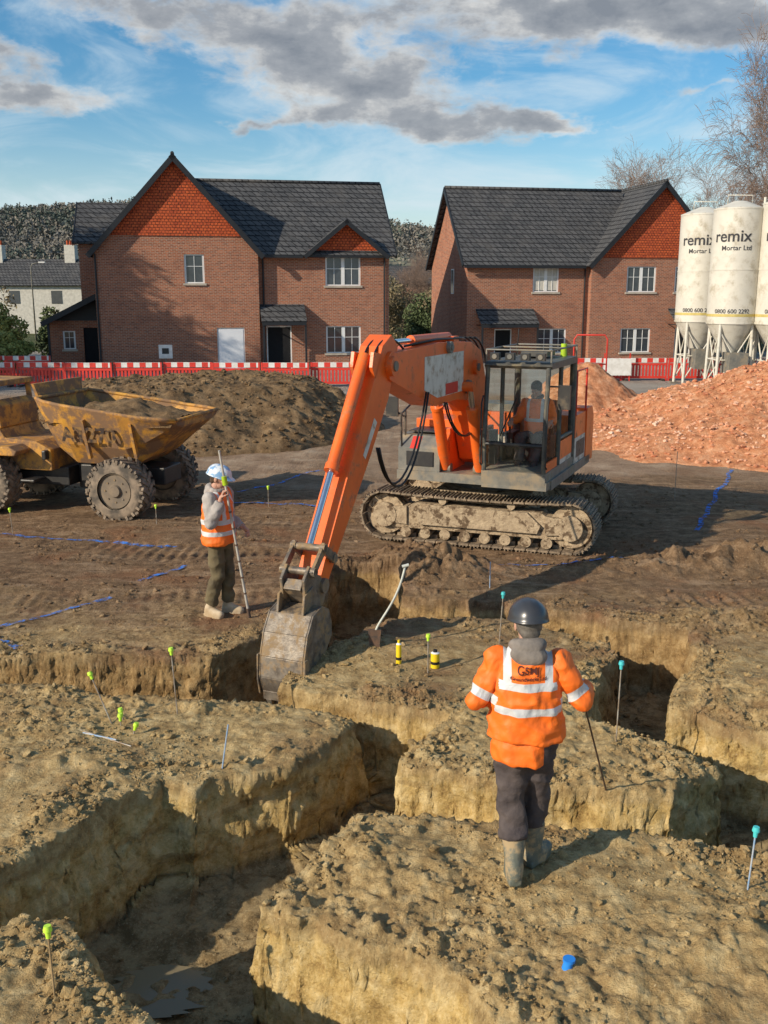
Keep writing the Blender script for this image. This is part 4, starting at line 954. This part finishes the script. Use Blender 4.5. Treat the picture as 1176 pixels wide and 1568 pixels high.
    for w in doors:
        y=0 if w in hg else ym; a,b,c,d=w[:4]
        if w[4]=='w': wn.bx(a,b,y+.05,y+.1,c,d,PVC); wn.bx(a+.07,b-.07,y+.03,y+.048,c+.02,d-.07,DOORW)
        elif w[4]=='d': wn.bx(a,a+.06,y+.04,y+.1,c,d,PVC); wn.bx(b-.06,b,y+.04,y+.1,c,d,PVC); wn.bx(a+.06,b-.06,y+.04,y+.1,d-.06,d,PVC); wn.add([(a,y+.09,c),(b,y+.09,c),(b,y+.09,d),(a,y+.09,d)],[(0,1,2,3)],DARK)
    for a,b,y in porches:
        slab(rf,[(a,y-1.15,2.42),(b,y-1.15,2.42),(b,y,3.2),(a,y,3.2)],.08,ROOF); rf.bx(a+.02,b-.02,y-1.14,y-1.06,2.20,2.36,FASC)
        for x in(a+.05,b-.1): rf.bx(x,x+.09,y-1.1,y-1.0,0,2.19,FASC); rf.prism([(x,2.3),(x+.06,2.3),(x+.06,2.34),(x,2.34)],y-1.1,y,FASC)
    if wing:
        a,b,y0_,y1_,we,wr=wing; ymid=(y0_+y1_)/2
        wl.bx(a,b,y0_,y1_,0,we,BRICK); slab(rf,[(a-.2,y0_-.3,we),(b,y0_-.3,we),(b,ymid,wr),(a-.2,ymid,wr)],.09,ROOF); slab(rf,[(a-.2,y1_+.3,we),(b,y1_+.3,we),(b,ymid,wr),(a-.2,ymid,wr)],.09,ROOF)
        slab(rf,[(a-.21,y0_-.3,we+.02),(a-.21,ymid,wr+.02),(a-.27,ymid,wr+.02),(a-.27,y0_-.3,we+.02)],.2,FASC)
    if leanto:
        a,b,y0_,y1_=-2.5,0.0,2.4,7.5
        wallp(wl,a,b-.01,0,2.4,y0_,[(-1.9,-1.3,1.0,1.9),(-.9,-.1,.0,2.05)],BRICK); wn.add([(-.9,y0_+.08,0),(-.1,y0_+.08,0),(-.1,y0_+.08,2.05),(-.9,y0_+.08,2.05)],[(0,1,2,3)],DARK); window(wn,(-1.9,-1.3,1.0,1.9),y0_)
        wl.add([(a,y0_,0),(a,y1_,0),(a,y1_,2.4),(a,y0_,2.4)],[(0,1,2,3)],BRICK)
        slab(rf,[(a-.3,y0_-1.0,2.35),(a-.3,y1_,2.35),(b-.02,y1_,3.75),(b-.02,y0_-1.0,3.75)],.1,ROOF); slab(rf,[(a-.3,y0_-1.08,2.37),(b-.02,y0_-1.08,3.77),(b-.02,y0_-1.002,3.77),(a-.3,y0_-1.002,2.37)],.25,FASC)
        rf.bx(a,a+.1,y0_-.9,y0_-.8,0,2.3,FASC)
        wl.add([(a,y0_,2.4),(b-.02,y0_,2.4),(b-.02,y0_,3.6)],[(0,1,2)],FASC)
    if endwin:
        x,ya,yb_,za,zb_=endwin; wn.bx(x-.03,x-.003,ya,yb_,za,zb_,PVC); wn.bx(x-.036,x-.031,ya+.06,yb_-.06,za+.06,zb_-.06,GLS)
    wl.build('walls',e,fixn=False); wn.build('windows_and_doors',e,fixn=True); rf.build('roof_and_gutters',e,fixn=True)
    return e
house('brick_house',(-13.66,47.5,0),R(11),(0,7.7),(7.7,14.25),8.6,5.75,9.95,9.3,
  [(4.18,5.12,4.2,5.55),(11.03,12.8,4.1,5.5),(11.03,12.8,.78,2.12)],[(5.62,6.95,0,2.08,'w'),(8.05,9.3,0,2.15,'d')],[(7.75,9.95,.4)],6.4,[(7.95,.32),(14.0,.32),(.08,-.06)],small=(10.0,14.1,7.25),wing=(-1.0,3.0,3.6,9.6,6.2,8.4),leanto=True)
house('brick_house.001',(4.63,54.5,-.3),R(11),(7.0,15.0),(0,7.0),8.6,5.75,9.95,9.85,
  [(3.75,5.25,4.1,5.5,'b'),(9.1,10.85,4.1,5.5),(12.0,13.1,4.1,5.5),(4.1,5.8,.76,2.1),(8.9,10.7,.76,2.1)],[(1.6,2.6,0,2.1,'d'),(12.2,13.2,0,2.1,'d')],[(.5,3.8,.4),(11.7,14.0,0)],5.95,[(6.75,.32)],endwin=(0,3.2,3.8,4.0,5.4))
# ------------------------------------------------------------------ barriers
bm_=MB()
bm_.bx(0,1.96,-.02,.02,.78,.98,WHITER)
for i in range(4): bm_.bx(.06+i*.5,.31+i*.5,-.024,.024,.785,.975,REDM)
bm_.bx(0,1.96,-.025,.025,.66,.75,REDM); bm_.bx(0,1.96,-.025,.025,.10,.20,REDM); bm_.bx(0,.07,-.03,.03,.0,.98,REDM); bm_.bx(1.89,1.96,-.03,.03,.0,.98,REDM)
for i in range(12): bm_.bx(.14+i*.145,.23+i*.145,-.015,.015,.20,.66,REDM)
for x in(.15,1.75): bm_.bx(x-.06,x+.06,-.3,.3,.0,.07,BLACKM)
b0=bm_.build('plastic_barrier',bevel=0); b0.location=(-17,40.2,0)
def barrier(x,y,a=0):
    o=bpy.data.objects.new('plastic_barrier',b0.data); sc.collection.objects.link(o); o.location=(x,y,0); o.rotation_euler=(0,0,a)
for i in range(1,8): barrier(-17+2*i,40.2+.12*math.sin(i*2),R(2*math.sin(i*5)))
for i in range(5): barrier(8.4+2*i,43+.1*math.sin(i),R(3*math.sin(i*3)))
for i in range(3): barrier(-21+2*i,44.5,R(4))
mb=MB(); mb.bx(9.5,10.7,42.75,42.78,.25,.98,WHITER); mb.box((9.55,42.82,.6),(.05,.05,1.2),REDM); mb.box((10.65,42.82,.6),(.05,.05,1.2),REDM); mb.build('white_banner_sign')
mb=MB(); mb.tube([(6.9,36,0),(6.9,36,2.1),(7.0,36,2.25),(8.0,36,2.25),(8.1,36,2.1),(8.1,36,0)],.03,REDM); mb.tube([(6.9,36,1.2),(8.1,36,1.2)],.025,REDM); mb.build('red_steel_gate_frame')
mb=MB(); mb.bx(-10.0,-9.4,44,44.05,.9,1.5,WHITER); mb.bx(-9.85,-9.55,43.99,43.998,1.1,1.35,BLACKM); mb.bx(-9.72,-9.68,44.01,44.04,0,.9,GREYM); mb.build('site_notice_board')
# ------------------------------------------------------------------ silos
SILO=mk('silo_paint',(.58,.55,.48),(.66,.63,.55),scale=1.5,rough=.5,bump=.05,dirt=(.38,.33,.24),dscale=1.6,dlo=.48,dhi=.75)
TXTM=mk('silo_lettering',(.05,.05,.055),bump=0); YTX=mk('silo_band',(.60,.48,.16),bump=0)
def silo(x,y,r,text=True,H=6.7):
    e=empty('mortar_silo',(x,y,0)); mb=MB()
    mb.cyl((0,0,2.6),(0,0,H),r,r,SILO,48,False); mb.cyl((0,0,H),(0,0,H+.28),r,r*.25,SILO,48); mb.cyl((0,0,2.6),(0,0,1.3),r,.18,SILO,40)
    mb.cyl((0,0,1.3),(0,0,.9),.2,.2,GREYM,16)
    for z in(2.6,4.6,H-.03): mb.cyl((0,0,z-.03),(0,0,z+.03),r+.012,r+.012,SILO,48)
    for a in(45,135,225,315):
        ca,sa=math.cos(R(a)),math.sin(R(a)); mb.cyl((r*.92*ca,r*.92*sa,2.7),(r*1.0*ca,r*1.0*sa,0),.06,.06,SILO,10); mb.box((r*ca,r*sa,.02),(.3,.3,.04),GREYM)
        cb,sb_=math.cos(R(a+90)),math.sin(R(a+90))
        mb.cyl((r*ca,r*sa,.2),(r*.93*cb,r*.93*sb_,2.3),.028,.028,SILO,8); mb.cyl((r*.93*ca,r*.93*sa,2.3),(r*cb,r*sb_,.2),.028,.028,SILO,8); mb.cyl((r*.97*ca,r*.97*sa,1.2),(r*.97*cb,r*.97*sb_,1.2),.03,.03,SILO,8)
    mb.cyl((r*.9,-.3,.6),(r*.9,-.3,H+.4),.05,.05,SILO,10)
    mb.tube([(-r*.5,0,H+.1),(-r*.5,0,H+.5),(r*.5,0,H+.5),(r*.5,0,H+.1)],.02,SILO)
    mb.bx(-.35,.35,-r-.25,-r*.3,.7,1.5,GREYM)
    mb.build('silo_body',e)
    if text:
        for body,size,z,mat,xo in (('remix',.60,5.62,TXTM,-.18),('Mortar Ltd',.25,5.30,TXTM,.0),('0800 600 2292',.22,2.98,TXTM,.0)):
            cu=bpy.data.curves.new('t','FONT'); cu.body=body; cu.size=size; cu.align_x='CENTER'; cu.offset=.008 if size>.4 else .002
            to=bpy.data.objects.new('t',cu); sc.collection.objects.link(to)
            dg=bpy.context.evaluated_depsgraph_get(); dg.update(); me=bpy.data.meshes.new_from_object(to.evaluated_get(dg)); bpy.data.objects.remove(to)
            b=bmesh.new(); b.from_mesh(me); bmesh.ops.subdivide_edges(b,edges=[q_ for q_ in b.edges if q_.calc_length()>.08],cuts=3); b.to_mesh(me); b.free()
            va=math.atan2(-y,-x)
            for v in me.vertices:
                t=va+(v.co.x+xo)/r; rr=r+.012; zc_=z+v.co.y; v.co=(rr*math.cos(t),rr*math.sin(t),zc_)
            me.materials.append(mat); o=bpy.data.objects.new('lettering',me); sc.collection.objects.link(o); o.parent=e
        mb=MB(); mb.cyl((0,0,2.85),(0,0,2.95),r+.006,r+.006,YTX,48,False); mb.build('band',e)
silo(13.05,41.5,.93,True,6.85); silo(13.50,38.8,.93,True,6.85); silo(15.15,38.0,1.0,True,7.0)
# ------------------------------------------------------------------ trees
BARK=mk('bare_twigs',(.15,.105,.08),(.10,.07,.055),scale=2,rough=.9,bump=0); BARK2=mk('bare_twigs_pale',(.30,.21,.16),(.20,.14,.11),scale=2,rough=.9,bump=0)
def tree(name,loc,h,seed,mat,levels=5,droop=0.0,trunk=.35,spread=45,rmin=.007):
    rd=random.Random(seed); segs=[]
    def rv(): return Vector((rd.gauss(0,1),rd.gauss(0,1),rd.gauss(0,1)))
    def grow(p,d,L,r,lv):
        n=4 if lv>0 else 2
        for i in range(n):
            d=(d+rv()*.11+Vector((0,0,.05 if lv>1 else -.0-droop))).normalized(); q_=p+d*L/n; r2=r*.80
            segs.append((p,q_,r,r2,lv))
            if lv>0 and (lv<levels or i>=1):
                for _ in range(2 if (i==n-1 or rd.random()<.45) else 1):
                    a=R(rd.uniform(spread*.5,spread*1.15)); ax=d.cross(rv()).normalized(); dd=Quaternion(ax,a)@d
                    grow(q_,dd,L*rd.uniform(.5,.72),max(r2*.55,.008),lv-1)
            p=q_;r=r2
    grow(Vector((0,0,0)),Vector((0,0,1)),h*.48,h*.022*(trunk/.35),levels)
    V=np.zeros((len(segs)*6,3));F=[]
    for i,(a,b,r0,r1,lv) in enumerate(segs):
        d_=(b-a).normalized(); u=d_.orthogonal().normalized(); w_=d_.cross(u)
        for j in range(3):
            t=2.0944*j; o_=u*math.cos(t)+w_*math.sin(t); V[i*6+j]=a+o_*max(r0,rmin); V[i*6+3+j]=b+o_*max(r1,rmin)
        for j in range(3): F.append((i*6+j,i*6+(j+1)%3,i*6+3+(j+1)%3,i*6+3+j))
    o=npmesh(name,V,F,[mat]); o.location=loc; return o
t1=tree('bare_tree',(18.6,72,0),13.5,1,BARK2,5); t2=tree('bare_tree',(23.0,70,-.5),12.5,2,BARK2,5)
t3=tree('birch_tree',(19.7,46,0),13.6,5,BARK2,5,.16,.3,36); t3.scale=(.62,.62,1.0)
t4=tree('bare_tree',(-24.5,39.5,0),14.5,8,BARK,5,rmin=.035,spread=52); 
def inst(o,loc,s=1,rz=0,name=None):
    q_=bpy.data.objects.new(name or o.name.split('.')[0],o.data); sc.collection.objects.link(q_); q_.location=loc; q_.scale=(s,s,s); q_.rotation_euler=(0,0,rz); return q_
inst(t4,(-29,34,0),1.05,2); inst(t4,(-28,42,0),.9,4); inst(t1,(4,86,0),.55,3); inst(t2,(1.5,80,0),.5,5); inst(t2,(7,95,0),.6,1); inst(t1,(30,80,0),.9,1.3)
inst(t2,(-31,62,0),.42,2.2); inst(t2,(-22.5,52,0),.3,4)
def leafy(name,loc,rx,ry,rz,n,mat,seed,size=.12):
    r=np.random.default_rng(seed); 
    nc=14; cc=r.normal(0,1,(nc,3)); cc/=np.linalg.norm(cc,axis=1)[:,None]; cc*=r.uniform(.2,.75,(nc,1)); cr=r.uniform(.22,.42,nc)
    k=r.integers(0,nc,n); p=r.normal(0,1,(n,3)); p/=np.linalg.norm(p,axis=1)[:,None]; p=cc[k]+p*(cr[k]*r.uniform(.6,1.05,n))[:,None]
    p=p*np.array([rx,ry,rz]); p[:,2]+=rz*.85; p=p[p[:,2]>0.02]; n=len(p)
    a=r.normal(0,1,(n,3));a/=np.linalg.norm(a,axis=1)[:,None]; b=np.cross(a,r.normal(0,1,(n,3)));b/=np.linalg.norm(b,axis=1)[:,None]
    s_=size*r.uniform(.5,1.2,(n,1)); V=np.stack([p-a*s_,p+b*s_*.45,p+a*s_,p-b*s_*.45],1).reshape(-1,3)
    o=npmesh(name,V,np.arange(n*4).reshape(n,4),[mat],False); o.location=loc; return o
LEAF=mk('shrub_leaves',(.22,.24,.06),(.36,.34,.11),scale=1.2,rough=.8,bump=0); LEAFD=mk('evergreen_leaves',(.07,.10,.04),(.11,.14,.055),scale=.8,rough=.8,bump=0); LEAFB=mk('winter_hedge',(.28,.21,.12),(.17,.15,.085),scale=.8,rough=.9,bump=0)
for i,(x,y,a,b,m_) in enumerate(((-19.5,50,2.0,2.0,LEAF),(-22,53,2.6,2.6,LEAF),(-17.8,54,1.6,1.6,LEAFD),(-24,58,3,2.4,LEAFB),(2.3,66,1.9,1.9,LEAFD),(4.2,72,2.4,2.6,LEAFB),(0.5,76,3,3,LEAFB),(-28,62,3.5,2.5,LEAFB),(20.5,62,3,2.6,LEAFB),(24,66,3,3,LEAFB),(-17.5,46,1.5,1.1,LEAF),(3,92,5,2.8,LEAFB),(-2,100,5,3,LEAFD),(7,110,6,3,LEAFB))):
    leafy('garden_shrub',(x,y,0),a,a,b,5000,m_,i,.13 if y<90 else .25)
mb=MB(); REND=mk('white_render',(.6,.57,.5)); 
mb.bx(-38,-28,95,101,0,4.6,REND); slab(mb,[(-38.3,94.6,4.5),(-27.7,94.6,4.5),(-27.7,98,7.0),(-38.3,98,7.0)],.1,ROOF); slab(mb,[(-38.3,101.4,4.5),(-27.7,101.4,4.5),(-27.7,98,7.0),(-38.3,98,7.0)],.1,ROOF)
for x in(-37.3,-30.3): mb.bx(x-.5,x+.5,97.5,98.5,6,8.3,REND); [mb.cyl((x+d_,98,8.3),(x+d_,98,8.75),.13,.11,TILEH,8) for d_ in(-.28,0,.28)]
for x in(-35,-31): mb.bx(x-.5,x+.5,94.96,94.99,2.8,4.0,GLS)
mb.build('cottage')
mb=MB()
for i,(x,y) in enumerate(((9,150),(16,165),(-46,120),(22,150),(3,140),(-62,150),(-75,170),(-55,185),(12,205))):
    zb_=max(0,(y-175)*.1)
    mb.bx(x-5,x+5,y,y+7,0,5+zb_,REND if i%2 else BRICK); slab(mb,[(x-5.3,y-.3,4.9+zb_),(x+5.3,y-.3,4.9+zb_),(x+5.3,y+3.5,7.6+zb_),(x-5.3,y+3.5,7.6+zb_)],.1,ROOF); slab(mb,[(x-5.3,y+7.3,4.9+zb_),(x+5.3,y+7.3,4.9+zb_),(x+5.3,y+3.5,7.6+zb_),(x-5.3,y+3.5,7.6+zb_)],.1,ROOF)
mb.build('distant_houses')
for x,y in((-28,80),(-24.5,86)):
    mb=MB(); mb.tube([(0,0,0),(0,0,5.6),(.1,0,6.0),(.7,0,6.15)],[.07,.045,.04,.03],GREYM); mb.box((.9,0,6.15),(.5,.18,.09),WHITER); mb.build('street_lamp',loc=(x,y,0))
# hills
hx=np.linspace(-420,420,300); hy=np.linspace(190,720,140); HX,HY=np.meshgrid(hx,hy)
t=np.clip((HY-200)/260,0,1); hz=(t*t*(3-2*t))*(36-6*np.exp(-((HX-18)/45)**2)-14*np.clip(HX/150,0,1)+fbm(HX,HY,3,.006,3)*7)-.5
hz+=fbm(HX,HY,6,.05,2)*.8*t
m,nt,bs=newmat('hill_land_hazed'); P=N(nt,'ShaderNodeTexCoord').outputs['Object']
sp_=N(nt,'ShaderNodeSeparateXYZ',{0:P})
wood=RAMP(nt,NOISE(nt,P,.12,6,.75),[(.35,(.115,.125,.125)),(.5,(.16,.155,.14)),(.65,(.21,.195,.165))])  # distance haze painted into the hill colour as a paler, bluer tone
field=RAMP(nt,NOISE(nt,P,.03,4,.6),[(.4,(.24,.26,.18)),(.55,(.27,.24,.18)),(.65,(.28,.31,.21))])
fd=M(nt,'MULTIPLY',MR(nt,NOISE(nt,P,.02,3,.5),.42,.5),MR(nt,M(nt,'ABSOLUTE',M(nt,'SUBTRACT',sp_.outputs[0],25)),40,70,1,.0))
nt.links.new(MIX(nt,fd,wood,field),bs.inputs['Base Color']); bs.inputs['Roughness'].default_value=1; bs.inputs['Specular IOR Level'].default_value=0
i=np.arange(HX.size).reshape(HX.shape); PH=np.stack([HX,HY,hz],-1).reshape(-1,3)
npmesh('hills',PH,np.stack([i[:-1,:-1],i[:-1,1:],i[1:,1:],i[1:,:-1]],-1).reshape(-1,4),[m])
WOODS=[mk('woodland_bare_hazed',(.24,.215,.18),(.15,.15,.14),scale=.06,rough=1,bump=0,spec=0),mk('woodland_evergreen_hazed',(.095,.115,.105),(.13,.145,.115),scale=.06,rough=1,bump=0,spec=0)]  # tree colours lightened and greyed to imitate haze over distance
den=np.clip(fbm(PH[:,0],PH[:,1],9,.012,3)*1.2+1.2-1.1*np.exp(-((PH[:,0]-25)/45)**2),.06,1)*(PH[:,1]<480)*(PH[:,1]>200)*(PH[:,0]>-190)*(PH[:,0]<90); den/=den.sum()
for wi,nT in ((0,12000),(1,3500)):
    dd_=den*(1 if wi==0 else np.clip(fbm(PH[:,0],PH[:,1],19,.02,3)*3,0,1)); dd_=dd_/dd_.sum()
    pk=PH[rng.choice(len(PH),nT,p=dd_)]+np.stack([rng.uniform(-2,2,nT),rng.uniform(-3,3,nT),np.zeros(nT)],-1)
    nl=26; th=rng.uniform(3,5.5,nT)*(1 if wi==0 else 1.25); cr=rng.uniform(1.3,2.6,nT)*(1 if wi==0 else .75)
    p=rng.normal(0,1,(nT,nl,3)); p/=np.linalg.norm(p,axis=2)[...,None]; p*=rng.random((nT,nl,1))**.4
    if wi: p[...,:2]*=(.75-.65*p[...,2:3])
    p=p*np.stack([cr,cr,th*.48],-1)[:,None]+pk[:,None]+np.stack([0*th,0*th,th*.45],-1)[:,None]; p=p.reshape(-1,3); n=len(p)
    a=rng.normal(0,1,(n,3));a/=np.linalg.norm(a,axis=1)[:,None]; b=np.cross(a,rng.normal(0,1,(n,3)));b/=np.linalg.norm(b,axis=1)[:,None]
    s_=rng.uniform(.30,.75,(n,1)); V=np.stack([p-a*s_,p+b*s_*.6,p+a*s_,p-b*s_*.6],1).reshape(-1,3)
    npmesh('woodland',V,np.arange(n*4).reshape(n,4),[WOODS[wi]],False)

# ------------------------------------------------------------------ world, sun, camera
w=bpy.data.worlds.new('World'); sc.world=w; w.use_nodes=True; nt=w.node_tree
for n_ in list(nt.nodes): nt.nodes.remove(n_)
SE,SA=27.0,236.0
sky=N(nt,'ShaderNodeTexSky',sky_type='NISHITA'); sky.sun_disc=False; sky.sun_elevation=R(SE); sky.sun_rotation=R(SA); sky.altitude=50; sky.air_density=1.0; sky.dust_density=.5; sky.ozone_density=2.0
dirv=N(nt,'ShaderNodeTexCoord').outputs['Generated']; sp=N(nt,'ShaderNodeSeparateXYZ',{0:dirv})
az=M(nt,'ARCTAN2',sp.outputs[0],sp.outputs[1]); el=M(nt,'ARCSINE',sp.outputs[2])
cv=N(nt,'ShaderNodeCombineXYZ',{0:az,1:M(nt,'MULTIPLY',el,1.9),2:0.0}).outputs[0]
warp=N(nt,'ShaderNodeTexNoise',{'Vector':cv,'Scale':8.0,'Detail':5.0,'Roughness':.62}).outputs['Color']
ws=N(nt,'ShaderNodeSeparateXYZ',{0:warp})
azw=M(nt,'ADD',az,M(nt,'MULTIPLY',M(nt,'SUBTRACT',ws.outputs[0],.5),.15)); elw=M(nt,'ADD',el,M(nt,'MULTIPLY',M(nt,'SUBTRACT',ws.outputs[1],.5),.07))
tot=None
for px,py,a,b,wgt in ((60,150,120,28,1.0),(15,95,75,24,.9),(250,15,170,38,.95),(440,60,140,45,.95),(560,120,165,40,1.05),(680,185,160,34,1.15),(860,15,280,55,1.3),(1090,55,120,34,.9),(860,180,60,20,.8),(1080,150,100,9,.55),(490,180,55,22,.7),(395,185,45,10,.6)):
    ca=(px-588)/1590; ce=.2626-.000560*py; ra=a/1590*1.0; re=b*.00056
    u=M(nt,'DIVIDE',M(nt,'SUBTRACT',azw,ca),ra); v=M(nt,'DIVIDE',M(nt,'SUBTRACT',elw,ce),re)
    g=M(nt,'MULTIPLY',M(nt,'EXPONENT',M(nt,'MULTIPLY',M(nt,'ADD',M(nt,'MULTIPLY',u,u),M(nt,'MULTIPLY',v,v)),-1.0)),wgt)
    tot=g if tot is None else M(nt,'ADD',tot,g)
gen=MR(nt,NOISE(nt,cv,2.2,5,.6),.52,.8,0,.9); other=M(nt,'MULTIPLY',gen,MR(nt,el,.27,.42)); tot=M(nt,'ADD',tot,other)
det=NOISE(nt,cv,20,6,.64,.3); tot2=M(nt,'ADD',tot,M(nt,'MULTIPLY',M(nt,'SUBTRACT',det,.5),1.35))
mask=MR(nt,tot2,.28,.88)
lit=M(nt,'ADD',tot2,M(nt,'MULTIPLY',M(nt,'SUBTRACT',NOISE(nt,cv,13,5,.65),.5),1.7))
ccol=RAMP(nt,MR(nt,lit,.25,1.45,0,1,'LINEAR'),[(0,(.86,.86,.84)),(.28,(.64,.64,.63)),(.58,(.37,.39,.42)),(1,(.24,.265,.305))])
hz_=M(nt,'ADD',M(nt,'MULTIPLY',MR(nt,NOISE(nt,N(nt,'ShaderNodeCombineXYZ',{0:az,1:M(nt,'MULTIPLY',el,3.2),2:3.0}).outputs[0],5,6,.6,.8),.40,.70),.55),MR(nt,el,.17,.02,0,.45),clamp=True)
hs=N(nt,'ShaderNodeHueSaturation',{'Color':sky.outputs[0],'Hue':.495,'Saturation':1.4,'Value':1.0})
bg=N(nt,'ShaderNodeBackground',{0:hs.outputs[0],1:.125})
hb=N(nt,'ShaderNodeBackground',{0:(.70,.81,.87,1),1:1.0}); cb_=N(nt,'ShaderNodeBackground',{0:ccol,1:1.0})
m1=N(nt,'ShaderNodeMixShader',{0:hz_,1:bg.outputs[0],2:hb.outputs[0]}); m2=N(nt,'ShaderNodeMixShader',{0:M(nt,'MULTIPLY',mask,.96),1:m1.outputs[0],2:cb_.outputs[0]})
out=N(nt,'ShaderNodeOutputWorld',{0:m2.outputs[0]})
sd=bpy.data.lights.new('sun','SUN'); sd.energy=5.0; sd.angle=R(.5); sd.color=(1,.88,.70)
so=bpy.data.objects.new('sun',sd); sc.collection.objects.link(so)
sdir=Vector((math.sin(R(SA))*math.cos(R(SE)),math.cos(R(SA))*math.cos(R(SE)),math.sin(R(SE))))
so.rotation_euler=(-sdir).to_track_quat('-Z','Y').to_euler(); so.location=(-20,-10,20)
cam=bpy.data.cameras.new('camera'); co=bpy.data.objects.new('camera',cam); sc.collection.objects.link(co); sc.camera=co
co.location=(0,0,3.7); co.rotation_euler=(R(90-12.55),0,0); cam.sensor_fit='VERTICAL'; cam.sensor_height=36; cam.lens=34.44; cam.clip_end=5000; cam.clip_start=.05
sc.view_settings.view_transform='Standard'; sc.view_settings.look='None'; sc.view_settings.exposure=0
print('done')
